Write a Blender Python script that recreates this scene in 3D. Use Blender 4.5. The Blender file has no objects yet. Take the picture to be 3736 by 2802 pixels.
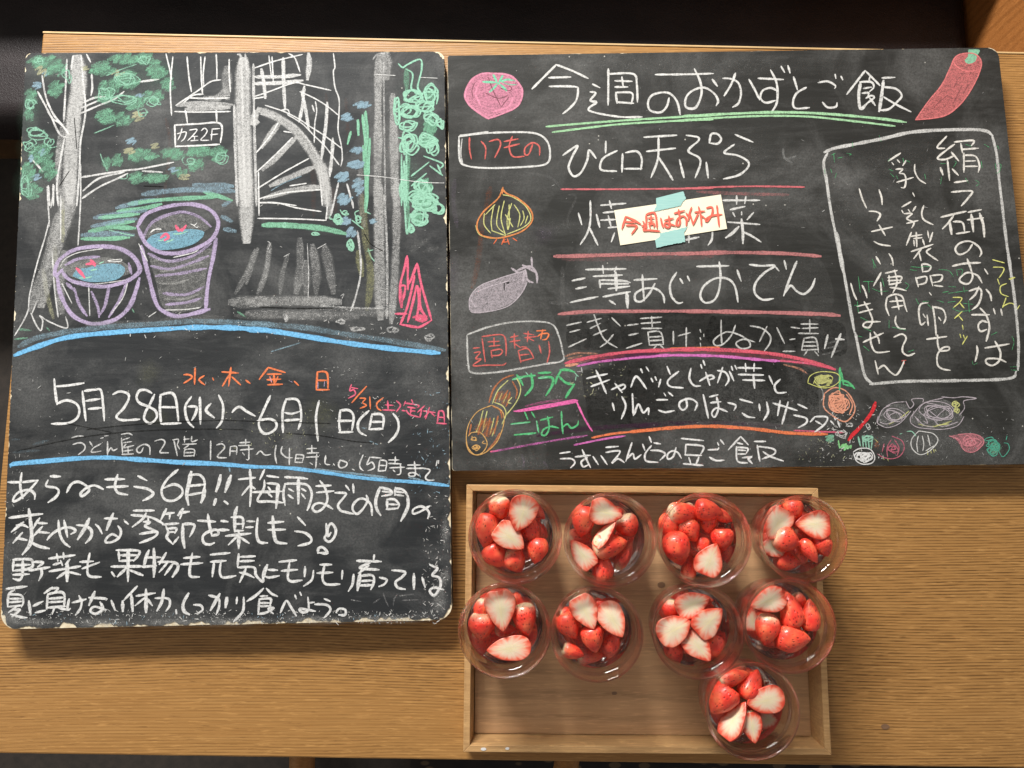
import bpy, math, random
from mathutils import Vector, Matrix, geometry, noise as mnoise

sc = bpy.context.scene
col = sc.collection
R = math.radians

# ---------------------------------------------------------------- camera
# The table top is z = 0 (floor at -0.72); the phone was held 0.8 m above it.
H = 0.80
F = 2806.0
PITCH, ROLL = R(6.655), R(-0.6)
cam_rot = Matrix.Rotation(ROLL, 3, 'Y') @ Matrix.Rotation(PITCH, 3, 'X')
cd = bpy.data.cameras.new('camera')
cam = bpy.data.objects.new('camera', cd); col.objects.link(cam)
cam.matrix_world = Matrix.Translation((0, 0, H)) @ cam_rot.to_4x4()
cd.sensor_width = 36.0
cd.lens = 36.0 * F / 3736.0
cd.clip_start = 0.02
cd.clip_end = 60
sc.camera = cam
sc.render.resolution_x, sc.render.resolution_y = 1024, 768

# ---------------------------------------------------------------- light
world = bpy.data.worlds.new("World"); sc.world = world
world.use_nodes = True
bg = world.node_tree.nodes['Background']
bg.inputs['Color'].default_value = (1.0, 0.94, 0.87, 1)
bg.inputs['Strength'].default_value = 0.26

def area(name, loc, target, sx, sy, power, color):
    ld = bpy.data.lights.new(name, 'AREA'); ld.shape = 'RECTANGLE'
    ld.size, ld.size_y = sx, sy; ld.energy = power; ld.color = color
    lo = bpy.data.objects.new(name, ld); col.objects.link(lo)
    lo.location = loc
    lo.rotation_euler = (Vector(target) - Vector(loc)).to_track_quat('-Z', 'Y').to_euler()
    return lo
# the window beyond the bench: three panes side by side
for k in (-1, 0, 1):
    area('window_light', (-0.80 + k * 0.36, 2.05, 1.40), (0, 0.05, 0), 0.30, 0.34, 44.0, (1.0, 0.98, 0.94))
# wide soft room light from the left
area('room_light', (-1.9, -0.3, 1.5), (0, 0, 0), 0.9, 0.9, 4.0, (1.0, 0.90, 0.76))
# warm light falling on the partition to the right
sc.view_settings.view_transform = 'Standard'
sc.view_settings.look = 'None'
sc.view_settings.exposure = 0.0
sc.view_settings.gamma = 1.0
sc.render.engine = 'CYCLES'
cy = sc.cycles
cy.use_denoising = True
try: cy.denoiser = 'OPENIMAGEDENOISE'
except Exception: pass
cy.max_bounces = 16; cy.transparent_max_bounces = 64; cy.transmission_bounces = 14
cy.glossy_bounces = 6; cy.diffuse_bounces = 4
cy.caustics_refractive = True; cy.caustics_reflective = True
cy.blur_glossy = 0.6
cy.sample_clamp_indirect = 8.0

# ---------------------------------------------------------------- helpers
def P(px, py, z=0.0):
    """point of the photograph (full-size pixels) on the horizontal plane at height z"""
    d = cam_rot @ Vector(((px - 1868) / F, -(py - 1401) / F, -1.0))
    t = (H - z) / -d.z
    return Vector((d.x * t, d.y * t, z))

def tag(o, label=None, cat=None, group=None, kind=None):
    if label: o['label'] = label
    if cat: o['category'] = cat
    if group: o['group'] = group
    if kind: o['kind'] = kind
    return o

def empty(name, loc, label=None, cat=None, group=None):
    o = bpy.data.objects.new(name, None); col.objects.link(o); o.location = loc
    o.empty_display_size = 0.02
    return tag(o, label, cat, group)

def mesh(name, verts, faces, mats, parent=None, smooth=False, midx=None, world_space=True):
    me = bpy.data.meshes.new(name)
    off = parent.location if (parent is not None and world_space) else Vector((0, 0, 0))
    me.from_pydata([tuple(Vector(v) - off) for v in verts], [], faces)
    for m in (mats if isinstance(mats, (list, tuple)) else [mats]): me.materials.append(m)
    if midx:
        for p, i in zip(me.polygons, midx): p.material_index = i
    if smooth:
        me.polygons.foreach_set('use_smooth', [True] * len(me.polygons))
    me.update()
    o = bpy.data.objects.new(name, me); col.objects.link(o)
    if parent is not None: o.parent = parent
    return o

def bevel(o, w, seg=2):
    m = o.modifiers.new('bevel', 'BEVEL'); m.width = w; m.segments = seg; m.limit_method = 'ANGLE'
    return o

def prism(q, z0, z1):
    n = len(q)
    v = [(p[0], p[1], z0) for p in q] + [(p[0], p[1], z1) for p in q]
    f = [tuple(range(n))[::-1], tuple(range(n, 2 * n))]
    for i in range(n): f.append((i, (i + 1) % n, n + (i + 1) % n, n + i))
    return v, f

# ---------------------------------------------------------------- materials
def new_mat(name):
    m = bpy.data.materials.new(name); m.use_nodes = True
    nt = m.node_tree
    return m, nt, nt.nodes['Principled BSDF']
def N(nt, typ, **kw):
    n = nt.nodes.new(typ)
    for k, v in kw.items():
        if k in n.inputs.keys(): n.inputs[k].default_value = v
        else: setattr(n, k, v)
    return n
def L(nt, a, b): nt.links.new(a, b)
def ramp(nt, stops, fac=None):
    r = nt.nodes.new('ShaderNodeValToRGB')
    e = r.color_ramp.elements
    while len(e) > 1: e.remove(e[-1])
    e[0].position, e[0].color = stops[0][0], (*stops[0][1], 1)
    for p, c in stops[1:]:
        x = e.new(p); x.color = (*c, 1)
    if fac is not None: L(nt, fac, r.inputs['Fac'])
    return r
def objcoord(nt, scale=(1, 1, 1), rot=(0, 0, 0), loc=(0, 0, 0)):
    t = N(nt, 'ShaderNodeTexCoord'); m = N(nt, 'ShaderNodeMapping')
    m.inputs['Scale'].default_value = scale; m.inputs['Rotation'].default_value = rot; m.inputs['Location'].default_value = loc
    L(nt, t.outputs['Object'], m.inputs['Vector'])
    return m.outputs['Vector']
def noise_n(nt, vec, scale, detail=3, rough=0.55, dist=0.0):
    n = N(nt, 'ShaderNodeTexNoise'); n.inputs['Scale'].default_value = scale
    n.inputs['Detail'].default_value = detail; n.inputs['Roughness'].default_value = rough
    n.inputs['Distortion'].default_value = dist
    if vec is not None: L(nt, vec, n.inputs['Vector'])
    return n.outputs['Fac']
def mix(nt, fac, a, b, mode='MIX'):
    m = nt.nodes.new('ShaderNodeMix'); m.data_type = 'RGBA'; m.blend_type = mode
    for sock, v in ((m.inputs[0], fac), (m.inputs[6], a), (m.inputs[7], b)):
        if hasattr(v, 'is_output'): L(nt, v, sock)
        elif isinstance(v, (int, float)): sock.default_value = v
        else: sock.default_value = (*v, 1)
    return m.outputs[2]
def math_n(nt, op, a, b=None, clamp=False):
    m = nt.nodes.new('ShaderNodeMath'); m.operation = op; m.use_clamp = clamp
    for i, v in enumerate((a, b)):
        if v is None: continue
        if hasattr(v, 'is_output'): L(nt, v, m.inputs[i])
        else: m.inputs[i].default_value = v
    return m.outputs[0]
def bump(nt, bs, h, strength, dist):
    b = N(nt, 'ShaderNodeBump'); b.inputs['Strength'].default_value = strength; b.inputs['Distance'].default_value = dist
    L(nt, h, b.inputs['Height']); L(nt, b.outputs['Normal'], bs.inputs['Normal'])

def wood(name, light, mid, dark, rot=(0, 0, 0), ring=150, pores=1.0, rough=0.42, along=1.0, wav=5.0, fine=130):
    """grain runs along object X (before rot)"""
    m, nt, bs = new_mat(name)
    vA = objcoord(nt, (3.0 * along, fine, fine), rot)
    vB = objcoord(nt, (34 * along, 900, 900), rot)
    vC = objcoord(nt, (2.2, 6.0, 6.0), rot)
    warp = noise_n(nt, objcoord(nt, (1.1, 3.0, 3.0), rot), 1.3, 2)
    # growth rings: thin dark lines, spacing about 3 mm, wandering along the board
    sep = N(nt, 'ShaderNodeSeparateXYZ'); L(nt, objcoord(nt, (1, 1, 1), rot), sep.inputs[0])
    yy = math_n(nt, 'ADD', sep.outputs['Y'], math_n(nt, 'MULTIPLY', warp, 0.05))
    wob = noise_n(nt, objcoord(nt, (9, 120, 9), rot), 1.0, 2)
    ph = math_n(nt, 'ADD', math_n(nt, 'MULTIPLY', yy, ring * 6.283), math_n(nt, 'MULTIPLY', wob, wav))
    s = math_n(nt, 'SINE', ph)
    s01 = math_n(nt, 'MULTIPLY_ADD', s, 0.5); nt.nodes[-1].inputs[2].default_value = 0.5
    amp = ramp(nt, [(0.36, (0.25,) * 3), (0.56, (1,) * 3)], noise_n(nt, objcoord(nt, (1.0, 9, 9), rot, (3, 1, 2)), 1.2, 2)).outputs[0]
    line = ramp(nt, [(0.35, (0,) * 3), (0.95, (1,) * 3)], s01).outputs[0]
    brk = ramp(nt, [(0.38, (0.15,) * 3), (0.58, (1,) * 3)], noise_n(nt, vB, 1.0, 2)).outputs[0]
    g = noise_n(nt, vA, 3.0, 6, 0.65)
    base = ramp(nt, [(0.27, dark), (0.48, mid), (0.72, light)], g).outputs[0]
    big = noise_n(nt, vC, 1.0, 3)
    base = mix(nt, ramp(nt, [(0.3, (0,) * 3), (0.75, (0.5,) * 3)], big).outputs[0], base, mid)
    lf = math_n(nt, 'MULTIPLY', math_n(nt, 'MULTIPLY', line, amp), math_n(nt, 'MULTIPLY', brk, 0.72 * pores))
    c = mix(nt, lf, base, tuple(x * 0.45 for x in dark))
    fl = ramp(nt, [(0.56, (0,) * 3), (0.70, (0.40,) * 3)], noise_n(nt, objcoord(nt, (60, 520, 70), rot), 1.0, 3)).outputs[0]
    c = mix(nt, fl, c, tuple(min(1, x * 1.35) for x in light))
    dk = ramp(nt, [(0.63, (0,) * 3), (0.72, (0.55,) * 3)], noise_n(nt, objcoord(nt, (55, 700, 55), rot, (4, 2, 1)), 1.0, 3)).outputs[0]
    c = mix(nt, math_n(nt, 'MULTIPLY', dk, pores * .8), c, tuple(x * 0.6 for x in dark))
    L(nt, c, bs.inputs['Base Color'])
    bs.inputs['Roughness'].default_value = rough
    bs.inputs['Specular IOR Level'].default_value = 0.35
    bump(nt, bs, math_n(nt, 'SUBTRACT', g, lf), 0.25, 0.0006)
    return m

M = {}
M['table'] = wood('oiled_oak', (0.465, 0.252, 0.086), (0.37, 0.187, 0.057), (0.27, 0.125, 0.035), ring=330, pores=1.5, wav=2.2, fine=300)
M['table_edge'] = wood('pale_edge_banding', (0.72, 0.52, 0.28), (0.62, 0.42, 0.20), (0.5, 0.32, 0.14), ring=120, pores=0.4)
M['tray_floor'] = wood('tray_veneer', (0.55, 0.33, 0.175), (0.47, 0.275, 0.138), (0.34, 0.18, 0.085), ring=45, pores=0.5, rough=0.5)
M['tray_rim'] = wood('tray_rim_wood', (0.58, 0.36, 0.16), (0.48, 0.28, 0.12), (0.34, 0.18, 0.07), ring=90, pores=0.5, rough=0.5)
M['tray_rim_y'] = wood('tray_rim_wood_side', (0.58, 0.36, 0.16), (0.48, 0.28, 0.12), (0.34, 0.18, 0.07), rot=(0, 0, R(90)), ring=90, pores=0.5, rough=0.5)
M['panel'] = wood('partition_wood', (0.42, 0.17, 0.05), (0.36, 0.135, 0.036), (0.25, 0.085, 0.02), rot=(0, R(90), 0), ring=70, pores=0.6, rough=0.45)
M['plinth'] = wood('bench_front_wood', (0.10, 0.055, 0.024), (0.075, 0.04, 0.017), (0.05, 0.024, 0.01), ring=80, pores=0.6)
M['chair'] = wood('chair_wood', (0.50, 0.27, 0.10), (0.42, 0.2, 0.07), (0.3, 0.13, 0.04), rot=(0, 0, R(90)), ring=70, pores=0.5)

m, nt, bs = new_mat('dark_leather'); M['leather'] = m
v = objcoord(nt, (1, 2.2, 1))
w = N(nt, 'ShaderNodeTexVoronoi'); w.inputs['Scale'].default_value = 420; L(nt, v, w.inputs['Vector'])
hgt = math_n(nt, 'ADD', w.outputs['Distance'], noise_n(nt, v, 130, 4))
L(nt, ramp(nt, [(0.3, (0.010, 0.007, 0.008)), (0.7, (0.022, 0.016, 0.017))], noise_n(nt, v, 8, 3)).outputs[0], bs.inputs['Base Color'])
bs.inputs['Roughness'].default_value = 0.5; bs.inputs['Specular IOR Level'].default_value = 0.4
bump(nt, bs, hgt, 0.5, 0.0008)

m, nt, bs = new_mat('dark_floor'); M['floor'] = m
L(nt, ramp(nt, [(0.35, (0.018, 0.014, 0.011)), (0.7, (0.035, 0.026, 0.02))], noise_n(nt, objcoord(nt), 60, 6, 0.7)).outputs[0], bs.inputs['Base Color'])
bs.inputs['Roughness'].default_value = 0.8
m, nt, bs = new_mat('patterned_mat'); M['mat'] = m
vv = N(nt, 'ShaderNodeTexVoronoi'); vv.inputs['Scale'].default_value = 26; L(nt, objcoord(nt, (1, 2, 1)), vv.inputs['Vector'])
L(nt, ramp(nt, [(0.30, (0.10, 0.07, 0.045)), (0.36, (0.02, 0.016, 0.016)), (0.8, (0.012, 0.011, 0.013))], vv.outputs['Distance']).outputs[0], bs.inputs['Base Color'])
bs.inputs['Roughness'].default_value = 0.95

m, nt, bs = new_mat('raw_board_core'); M['core'] = m
L(nt, ramp(nt, [(0.3, (0.58, 0.46, 0.28)), (0.6, (0.80, 0.72, 0.54))], noise_n(nt, objcoord(nt), 300, 5, 0.7)).outputs[0], bs.inputs['Base Color'])
bs.inputs['Roughness'].default_value = 0.85
m, nt, bs = new_mat('painted_side'); M['side'] = m
L(nt, ramp(nt, [(0.45, (0.02, 0.02, 0.02)), (0.75, (0.09, 0.07, 0.05))], noise_n(nt, objcoord(nt), 90, 5, 0.7)).outputs[0], bs.inputs['Base Color'])
bs.inputs['Roughness'].default_value = 0.7

def board_mat(name, tint, dust, seed):
    m, nt, bs = new_mat(name)
    o = (seed, seed * 1.7, seed * .3)
    v = objcoord(nt, (1, 1, 1), loc=o)
    base = ramp(nt, [(0.3, tuple(x * .72 for x in tint)), (0.7, tuple(x * 1.2 for x in tint))], noise_n(nt, v, 5, 5, 0.6, 0.4)).outputs[0]
    # wiped chalk dust: broad clouds, wiping strokes along the board, fine speckle
    cloud = ramp(nt, [(0.44, (0,) * 3), (0.74, (0.9,) * 3)], noise_n(nt, v, 9, 6, 0.62, 0.8)).outputs[0]
    wipe = ramp(nt, [(0.45, (0,) * 3), (0.75, (1,) * 3)], noise_n(nt, objcoord(nt, (2.0, 30, 1), (0, 0, R(4)), o), 3.0, 5, 0.7, 0.3)).outputs[0]
    wipe2 = ramp(nt, [(0.5, (0,) * 3), (0.8, (1,) * 3)], noise_n(nt, objcoord(nt, (9, 40, 1), (0, 0, R(-22)), o), 2.0, 4, 0.7, 0.6)).outputs[0]
    speck = ramp(nt, [(0.3, (0.35,) * 3), (0.7, (1,) * 3)], noise_n(nt, v, 520, 3, 0.7)).outputs[0]
    f = math_n(nt, 'ADD', math_n(nt, 'MULTIPLY', cloud, 0.75), math_n(nt, 'ADD', math_n(nt, 'MULTIPLY', wipe, 0.11), math_n(nt, 'MULTIPLY', wipe2, 0.22)))
    f = math_n(nt, 'MULTIPLY', math_n(nt, 'MULTIPLY', f, speck), dust, True)
    c = mix(nt, f, base, (0.42, 0.42, 0.41))
    dots = N(nt, 'ShaderNodeTexVoronoi'); dots.inputs['Scale'].default_value = 95; L(nt, v, dots.inputs['Vector'])
    gate = ramp(nt, [(0.6, (0,) * 3), (0.64, (1,) * 3)], noise_n(nt, v, 31, 3)).outputs[0]
    d = math_n(nt, 'MULTIPLY', ramp(nt, [(0.05, (1,) * 3), (0.09, (0,) * 3)], dots.outputs['Distance']).outputs[0], gate)
    c = mix(nt, math_n(nt, 'MULTIPLY', d, 0.7), c, (0.6, 0.58, 0.52))
    L(nt, c, bs.inputs['Base Color'])
    bs.inputs['Roughness'].default_value = 0.66
    bs.inputs['Specular IOR Level'].default_value = 0.22
    bump(nt, bs, noise_n(nt, v, 700, 4, 0.6), 0.35, 0.0004)
    return m
M['board_left'] = board_mat('blackboard_paint_left', (0.0185, 0.0205, 0.0225), 0.44, 1.3)
M['board_right'] = board_mat('blackboard_paint_right', (0.021, 0.021, 0.019), 0.38, 5.1)

def chalk_mat():
    m, nt, bs = new_mat('chalk')
    at = N(nt, 'ShaderNodeAttribute'); at.attribute_name = 'Col'
    uv = N(nt, 'ShaderNodeUVMap'); sp = N(nt, 'ShaderNodeSeparateXYZ'); L(nt, uv.outputs[0], sp.inputs[0])
    geo = N(nt, 'ShaderNodeNewGeometry')
    e = math_n(nt, 'SUBTRACT', 1.0, math_n(nt, 'ABSOLUTE', math_n(nt, 'MULTIPLY_ADD', sp.outputs['X'], 2.0)))
    for n in nt.nodes:
        if n.type == 'MATH' and n.operation == 'MULTIPLY_ADD': n.inputs[2].default_value = -1.0
    edge = math_n(nt, 'MULTIPLY', e, 2.6, True)
    edge = math_n(nt, 'POWER', edge, 0.8)
    cov = math_n(nt, 'MULTIPLY', at.outputs['Alpha'], edge)
    mp = N(nt, 'ShaderNodeMapping'); L(nt, geo.outputs['Position'], mp.inputs['Vector']); mp.inputs['Scale'].default_value = (1, 1, 0)
    n1 = noise_n(nt, mp.outputs[0], 900, 3, 0.65)
    n2 = noise_n(nt, mp.outputs[0], 190, 4, 0.65)
    nn = math_n(nt, 'ADD', math_n(nt, 'MULTIPLY', n1, 0.62), math_n(nt, 'MULTIPLY', n2, 0.38))
    nn = ramp(nt, [(0.30, (0,) * 3), (0.70, (0.985,) * 3)], nn).outputs[0]
    a = math_n(nt, 'MULTIPLY_ADD', math_n(nt, 'SUBTRACT', cov, nn), 2.4, True)
    nt.nodes[-1].inputs[2].default_value = 0.5
    for n in nt.nodes:
        if n.type == 'MATH' and n.operation == 'MULTIPLY_ADD' and n.use_clamp: n.inputs[2].default_value = 0.5
    a = math_n(nt, 'MULTIPLY', a, math_n(nt, 'MULTIPLY', math_n(nt, 'MULTIPLY', cov, 6.0, True), 1.0))
    n3 = ramp(nt, [(0.36, (0.58,) * 3), (0.56, (1,) * 3)], noise_n(nt, mp.outputs[0], 430, 3, 0.7)).outputs[0]
    a = math_n(nt, 'MULTIPLY', a, math_n(nt, 'ADD', math_n(nt, 'MULTIPLY', at.outputs['Alpha'], 0.45), 0.55))
    smooth = math_n(nt, 'MULTIPLY', cov, math_n(nt, 'ADD', math_n(nt, 'MULTIPLY', n2, 0.9), 0.45))
    a = math_n(nt, 'ADD', math_n(nt, 'MULTIPLY', a, 0.78), math_n(nt, 'MULTIPLY', smooth, 0.24), True)
    a = math_n(nt, 'MULTIPLY', a, n3)
    cc = mix(nt, math_n(nt, 'MULTIPLY', math_n(nt, 'SUBTRACT', 1.0, n2), 0.3), at.outputs['Color'], (0.25, 0.25, 0.25), 'MULTIPLY')
    L(nt, cc, bs.inputs['Base Color'])
    L(nt, a, bs.inputs['Alpha'])
    bs.inputs['Roughness'].default_value = 0.95; bs.inputs['Specular IOR Level'].default_value = 0.1
    return m
M['chalk'] = chalk_mat()
m, nt, bs = new_mat('marker_ink'); M['ink'] = m
at = N(nt, 'ShaderNodeAttribute'); at.attribute_name = 'Col'
L(nt, mix(nt, noise_n(nt, objcoord(nt), 260, 2), at.outputs['Color'], (0.75, 0.16, 0.10)), bs.inputs['Base Color'])
bs.inputs['Roughness'].default_value = 0.6

m, nt, bs = new_mat('cream_paper'); M['paper'] = m
L(nt, ramp(nt, [(0.3, (0.80, 0.74, 0.56)), (0.7, (0.86, 0.80, 0.63))], noise_n(nt, objcoord(nt), 40, 4)).outputs[0], bs.inputs['Base Color'])
bs.inputs['Roughness'].default_value = 0.8
m, nt, bs = new_mat('turquoise_masking_tape'); M['tape'] = m
L(nt, ramp(nt, [(0.3, (0.30, 0.56, 0.53)), (0.7, (0.38, 0.64, 0.59))], noise_n(nt, objcoord(nt, (1, 14, 1), (0, 0, R(13))), 60, 4)).outputs[0], bs.inputs['Base Color'])
bs.inputs['Roughness'].default_value = 0.7; bs.inputs['Alpha'].default_value = 0.9

# berries
def berry_mats():
    m, nt, bs = new_mat('strawberry_skin')
    tc = objcoord(nt)
    sp = N(nt, 'ShaderNodeSeparateXYZ'); L(nt, tc, sp.inputs[0])
    oi = N(nt, 'ShaderNodeObjectInfo')
    rnd = oi.outputs['Random']
    off = N(nt, 'ShaderNodeMapping'); L(nt, tc, off.inputs['Vector']); 
    comb = N(nt, 'ShaderNodeCombineXYZ'); L(nt, math_n(nt, 'MULTIPLY', rnd, 37.0), comb.inputs[0]); L(nt, comb.outputs[0], off.inputs['Location'])
    n = noise_n(nt, off.outputs[0], 2.4, 3)
    red = ramp(nt, [(0.3, (0.74, 0.030, 0.020)), (0.5, (0.88, 0.075, 0.038)), (0.72, (0.94, 0.18, 0.075))], n).outputs[0]
    ax = math_n(nt, 'ADD', sp.outputs['X'], math_n(nt, 'MULTIPLY', math_n(nt, 'SUBTRACT', n, 0.5), 0.35))
    pale = ramp(nt, [(0.08, (1,) * 3), (0.17, (0.25,) * 3), (0.30, (0,) * 3)], math_n(nt, 'ADD', ax, 0.5)).outputs[0]
    palef = math_n(nt, 'MULTIPLY', pale, math_n(nt, 'GREATER_THAN', rnd, 0.45))
    c = mix(nt, palef, red, (0.85, 0.62, 0.40))
    vo = N(nt, 'ShaderNodeTexVoronoi'); vo.inputs['Scale'].default_value = 8.0; vo.inputs['Randomness'].default_value = 0.55
    sc_ = N(nt, 'ShaderNodeMapping'); L(nt, off.outputs[0], sc_.inputs['Vector']); sc_.inputs['Scale'].default_value = (0.85, 1.15, 1.15)
    L(nt, sc_.outputs[0], vo.inputs['Vector'])
    seed = ramp(nt, [(0.15, (1,) * 3), (0.27, (0,) * 3)], vo.outputs['Distance']).outputs[0]
    c = mix(nt, math_n(nt, 'MULTIPLY', seed, 0.85), c, (0.22, 0.012, 0.008))
    L(nt, c, bs.inputs['Base Color'])
    bs.inputs['Roughness'].default_value = 0.42
    bs.inputs['Coat Weight'].default_value = 0.4; bs.inputs['Coat Roughness'].default_value = 0.12
    bs.inputs['Subsurface Weight'].default_value = 0.25
    bs.inputs['Subsurface Radius'].default_value = (0.006, 0.0015, 0.0008)
    bs.inputs['Subsurface Scale'].default_value = 1.0
    hh = math_n(nt, 'ADD', ramp(nt, [(0.05, (0,) * 3), (0.35, (1,) * 3)], vo.outputs['Distance']).outputs[0], math_n(nt, 'MULTIPLY', noise_n(nt, off.outputs[0], 9, 3), 0.4))
    bump(nt, bs, hh, 0.55, 0.0012)
    # cut flesh: uv.x = 0 centre .. 1 rim, uv.y = angle
    m2, nt, bs = new_mat('strawberry_flesh')
    uv = N(nt, 'ShaderNodeUVMap'); sp = N(nt, 'ShaderNodeSeparateXYZ'); L(nt, uv.outputs[0], sp.inputs[0])
    oi = N(nt, 'ShaderNodeObjectInfo')
    cb = N(nt, 'ShaderNodeCombineXYZ')
    L(nt, math_n(nt, 'MULTIPLY', sp.outputs['Y'], 26.0), cb.inputs[0]); L(nt, math_n(nt, 'MULTIPLY', sp.outputs['X'], 1.5), cb.inputs[1]); L(nt, math_n(nt, 'MULTIPLY', oi.outputs['Random'], 50.0), cb.inputs[2])
    st = noise_n(nt, cb.outputs[0], 1.0, 2, 0.5)
    oc = objcoord(nt)
    soft = noise_n(nt, oc, 3.0, 3)
    r = math_n(nt, 'ADD', sp.outputs['X'], math_n(nt, 'ADD', math_n(nt, 'MULTIPLY', math_n(nt, 'SUBTRACT', st, 0.5), 0.75), math_n(nt, 'MULTIPLY', math_n(nt, 'SUBTRACT', soft, 0.5), 0.2)))
    r = math_n(nt, 'ADD', r, math_n(nt, 'MULTIPLY', math_n(nt, 'SUBTRACT', oi.outputs['Random'], 0.5), 0.10))
    c = ramp(nt, [(0.0, (0.64, 0.55, 0.37)), (0.28, (0.68, 0.57, 0.42)), (0.48, (0.70, 0.52, 0.39)), (0.68, (0.74, 0.38, 0.28)), (0.86, (0.76, 0.18, 0.11)), (1.0, (0.62, 0.06, 0.03))], r).outputs[0]
    sx = N(nt, 'ShaderNodeSeparateXYZ'); L(nt, oc, sx.inputs[0])
    core = math_n(nt, 'ABSOLUTE', math_n(nt, 'ADD', sx.outputs['Y'], math_n(nt, 'MULTIPLY', math_n(nt, 'SUBTRACT', soft, 0.5), 0.15)))
    cl = ramp(nt, [(0.0, (0.35,) * 3), (0.05, (0,) * 3), (0.10, (0.18,) * 3), (0.15, (0,) * 3)], core).outputs[0]
    cl = math_n(nt, 'MULTIPLY', cl, math_n(nt, 'LESS_THAN', sp.outputs['X'], 0.75))
    c = mix(nt, cl, c, (0.74, 0.62, 0.30))
    L(nt, c, bs.inputs['Base Color'])
    bs.inputs['Roughness'].default_value = 0.33
    bs.inputs['Subsurface Weight'].default_value = 0.35
    bs.inputs['Subsurface Radius'].default_value = (0.006, 0.003, 0.002)
    bs.inputs['Subsurface Scale'].default_value = 1.0
    bump(nt, bs, math_n(nt, 'ADD', st, soft), 0.3, 0.0006)
    return m, m2
M['skin'], M['flesh'] = berry_mats()

def glass_mat():
    m = bpy.data.materials.new('clear_glass'); m.use_nodes = True
    nt = m.node_tree; nt.nodes.clear()
    out = N(nt, 'ShaderNodeOutputMaterial')
    g = N(nt, 'ShaderNodeBsdfGlass'); g.inputs['IOR'].default_value = 1.48; g.inputs['Roughness'].default_value = 0.0
    g.inputs['Color'].default_value = (1, 1, 1, 1)
    t = N(nt, 'ShaderNodeBsdfTransparent'); t.inputs['Color'].default_value = (0.995, 0.995, 0.995, 1)
    mx = N(nt, 'ShaderNodeMixShader'); mx.inputs[0].default_value = 0.52
    L(nt, t.outputs[0], mx.inputs[1]); L(nt, g.outputs[0], mx.inputs[2]); L(nt, mx.outputs[0], out.inputs[0])
    return m
M['glass'] = glass_mat()
def syrup_mat():
    m = bpy.data.materials.new('clear_pink_syrup'); m.use_nodes = True
    nt = m.node_tree; nt.nodes.clear()
    out = N(nt, 'ShaderNodeOutputMaterial')
    g = N(nt, 'ShaderNodeBsdfGlossy'); g.inputs['Roughness'].default_value = 0.03
    t = N(nt, 'ShaderNodeBsdfTransparent'); t.inputs['Color'].default_value = (0.995, 0.95, 0.93, 1)
    fr = N(nt, 'ShaderNodeFresnel'); fr.inputs['IOR'].default_value = 1.34
    b = N(nt, 'ShaderNodeBump'); b.inputs['Strength'].default_value = 0.25; b.inputs['Distance'].default_value = 0.001
    L(nt, noise_n(nt, objcoord(nt), 90, 2), b.inputs['Height']); L(nt, b.outputs[0], g.inputs['Normal'])
    df = N(nt, 'ShaderNodeBsdfDiffuse'); df.inputs['Color'].default_value = (0.90, 0.45, 0.36, 1)  # milky pink share stands in for red light scattered inside the cup
    tl_ = N(nt, 'ShaderNodeBsdfTranslucent'); tl_.inputs['Color'].default_value = (0.90, 0.45, 0.36, 1)
    a1 = N(nt, 'ShaderNodeMixShader'); a1.inputs[0].default_value = 0.5; L(nt, df.outputs[0], a1.inputs[1]); L(nt, tl_.outputs[0], a1.inputs[2])
    a2 = N(nt, 'ShaderNodeMixShader'); a2.inputs[0].default_value = 0.06; L(nt, t.outputs[0], a2.inputs[1]); L(nt, a1.outputs[0], a2.inputs[2])
    mx = N(nt, 'ShaderNodeMixShader'); L(nt, fr.outputs[0], mx.inputs[0])
    L(nt, a2.outputs[0], mx.inputs[1]); L(nt, g.outputs[0], mx.inputs[2]); L(nt, mx.outputs[0], out.inputs[0])
    return m
M['syrup'] = syrup_mat()

# ---------------------------------------------------------------- setting
FZ = -0.72
v, f = prism([(-2.2, -1.6), (2.2, -1.6), (2.2, 2.2), (-2.2, 2.2)], FZ - 0.05, FZ)
tag(mesh('floor', v, f, M['floor']), kind='structure')

# table: one wide board, its far edge and left edge in view
a, b, c, d = P(156, 122), P(3736, 198), P(3736, 2803), P(0, 2749)
dir_t = (b - a).normalized(); dir_b = (c - d).normalized()
tl = a; tr = a + dir_t * 1.25
le = (P(25, 1500) - a).normalized()
def cross2(p, u, q, w):
    den = u.x * w.y - u.y * w.x
    t = ((q.x - p.x) * w.y - (q.y - p.y) * w.x) / den
    return p + u * t
bl = cross2(a, le, d, dir_b); br = bl + dir_b * 1.25
tc0 = (tl + tr + bl + br) / 4
table = empty('table', (tc0.x, tc0.y, FZ), 'long oak dining table with straight grain under the two blackboards and the tray', 'table')
v, f = prism([bl, br, tr, tl], -0.028, 0.0)
top = bevel(mesh('table_top', v, f, M['table'], table), 0.0016, 2)
def strip(name, p, q, w, z0, z1, mat, parent, inner):
    n = Vector((-(q - p).y, (q - p).x, 0)).normalized()
    if inner: n = -n
    v, f = prism([p, q, q + n * w, p + n * w], z0, z1)
    return mesh(name, v, f, mat, parent)
bevel(strip('edge_band', tl + Vector((0, .0002, 0)), tr + Vector((0, .0002, 0)), 0.0022, -0.028, 0.0006, M['table_edge'], table, False), .0006)
for (cx_, cy_) in ((tl.x + .09, tl.y - .09), (tr.x - .09, tr.y - .09), (bl.x + .09, bl.y + .09), (br.x - .09, br.y + .09)):
    s = .03
    v, f = prism([(cx_ - s, cy_ - s), (cx_ + s, cy_ - s), (cx_ + s, cy_ + s), (cx_ - s, cy_ + s)], FZ, -0.0285)
    bevel(mesh('leg', v, f, M['table'], table), 0.004)

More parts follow.
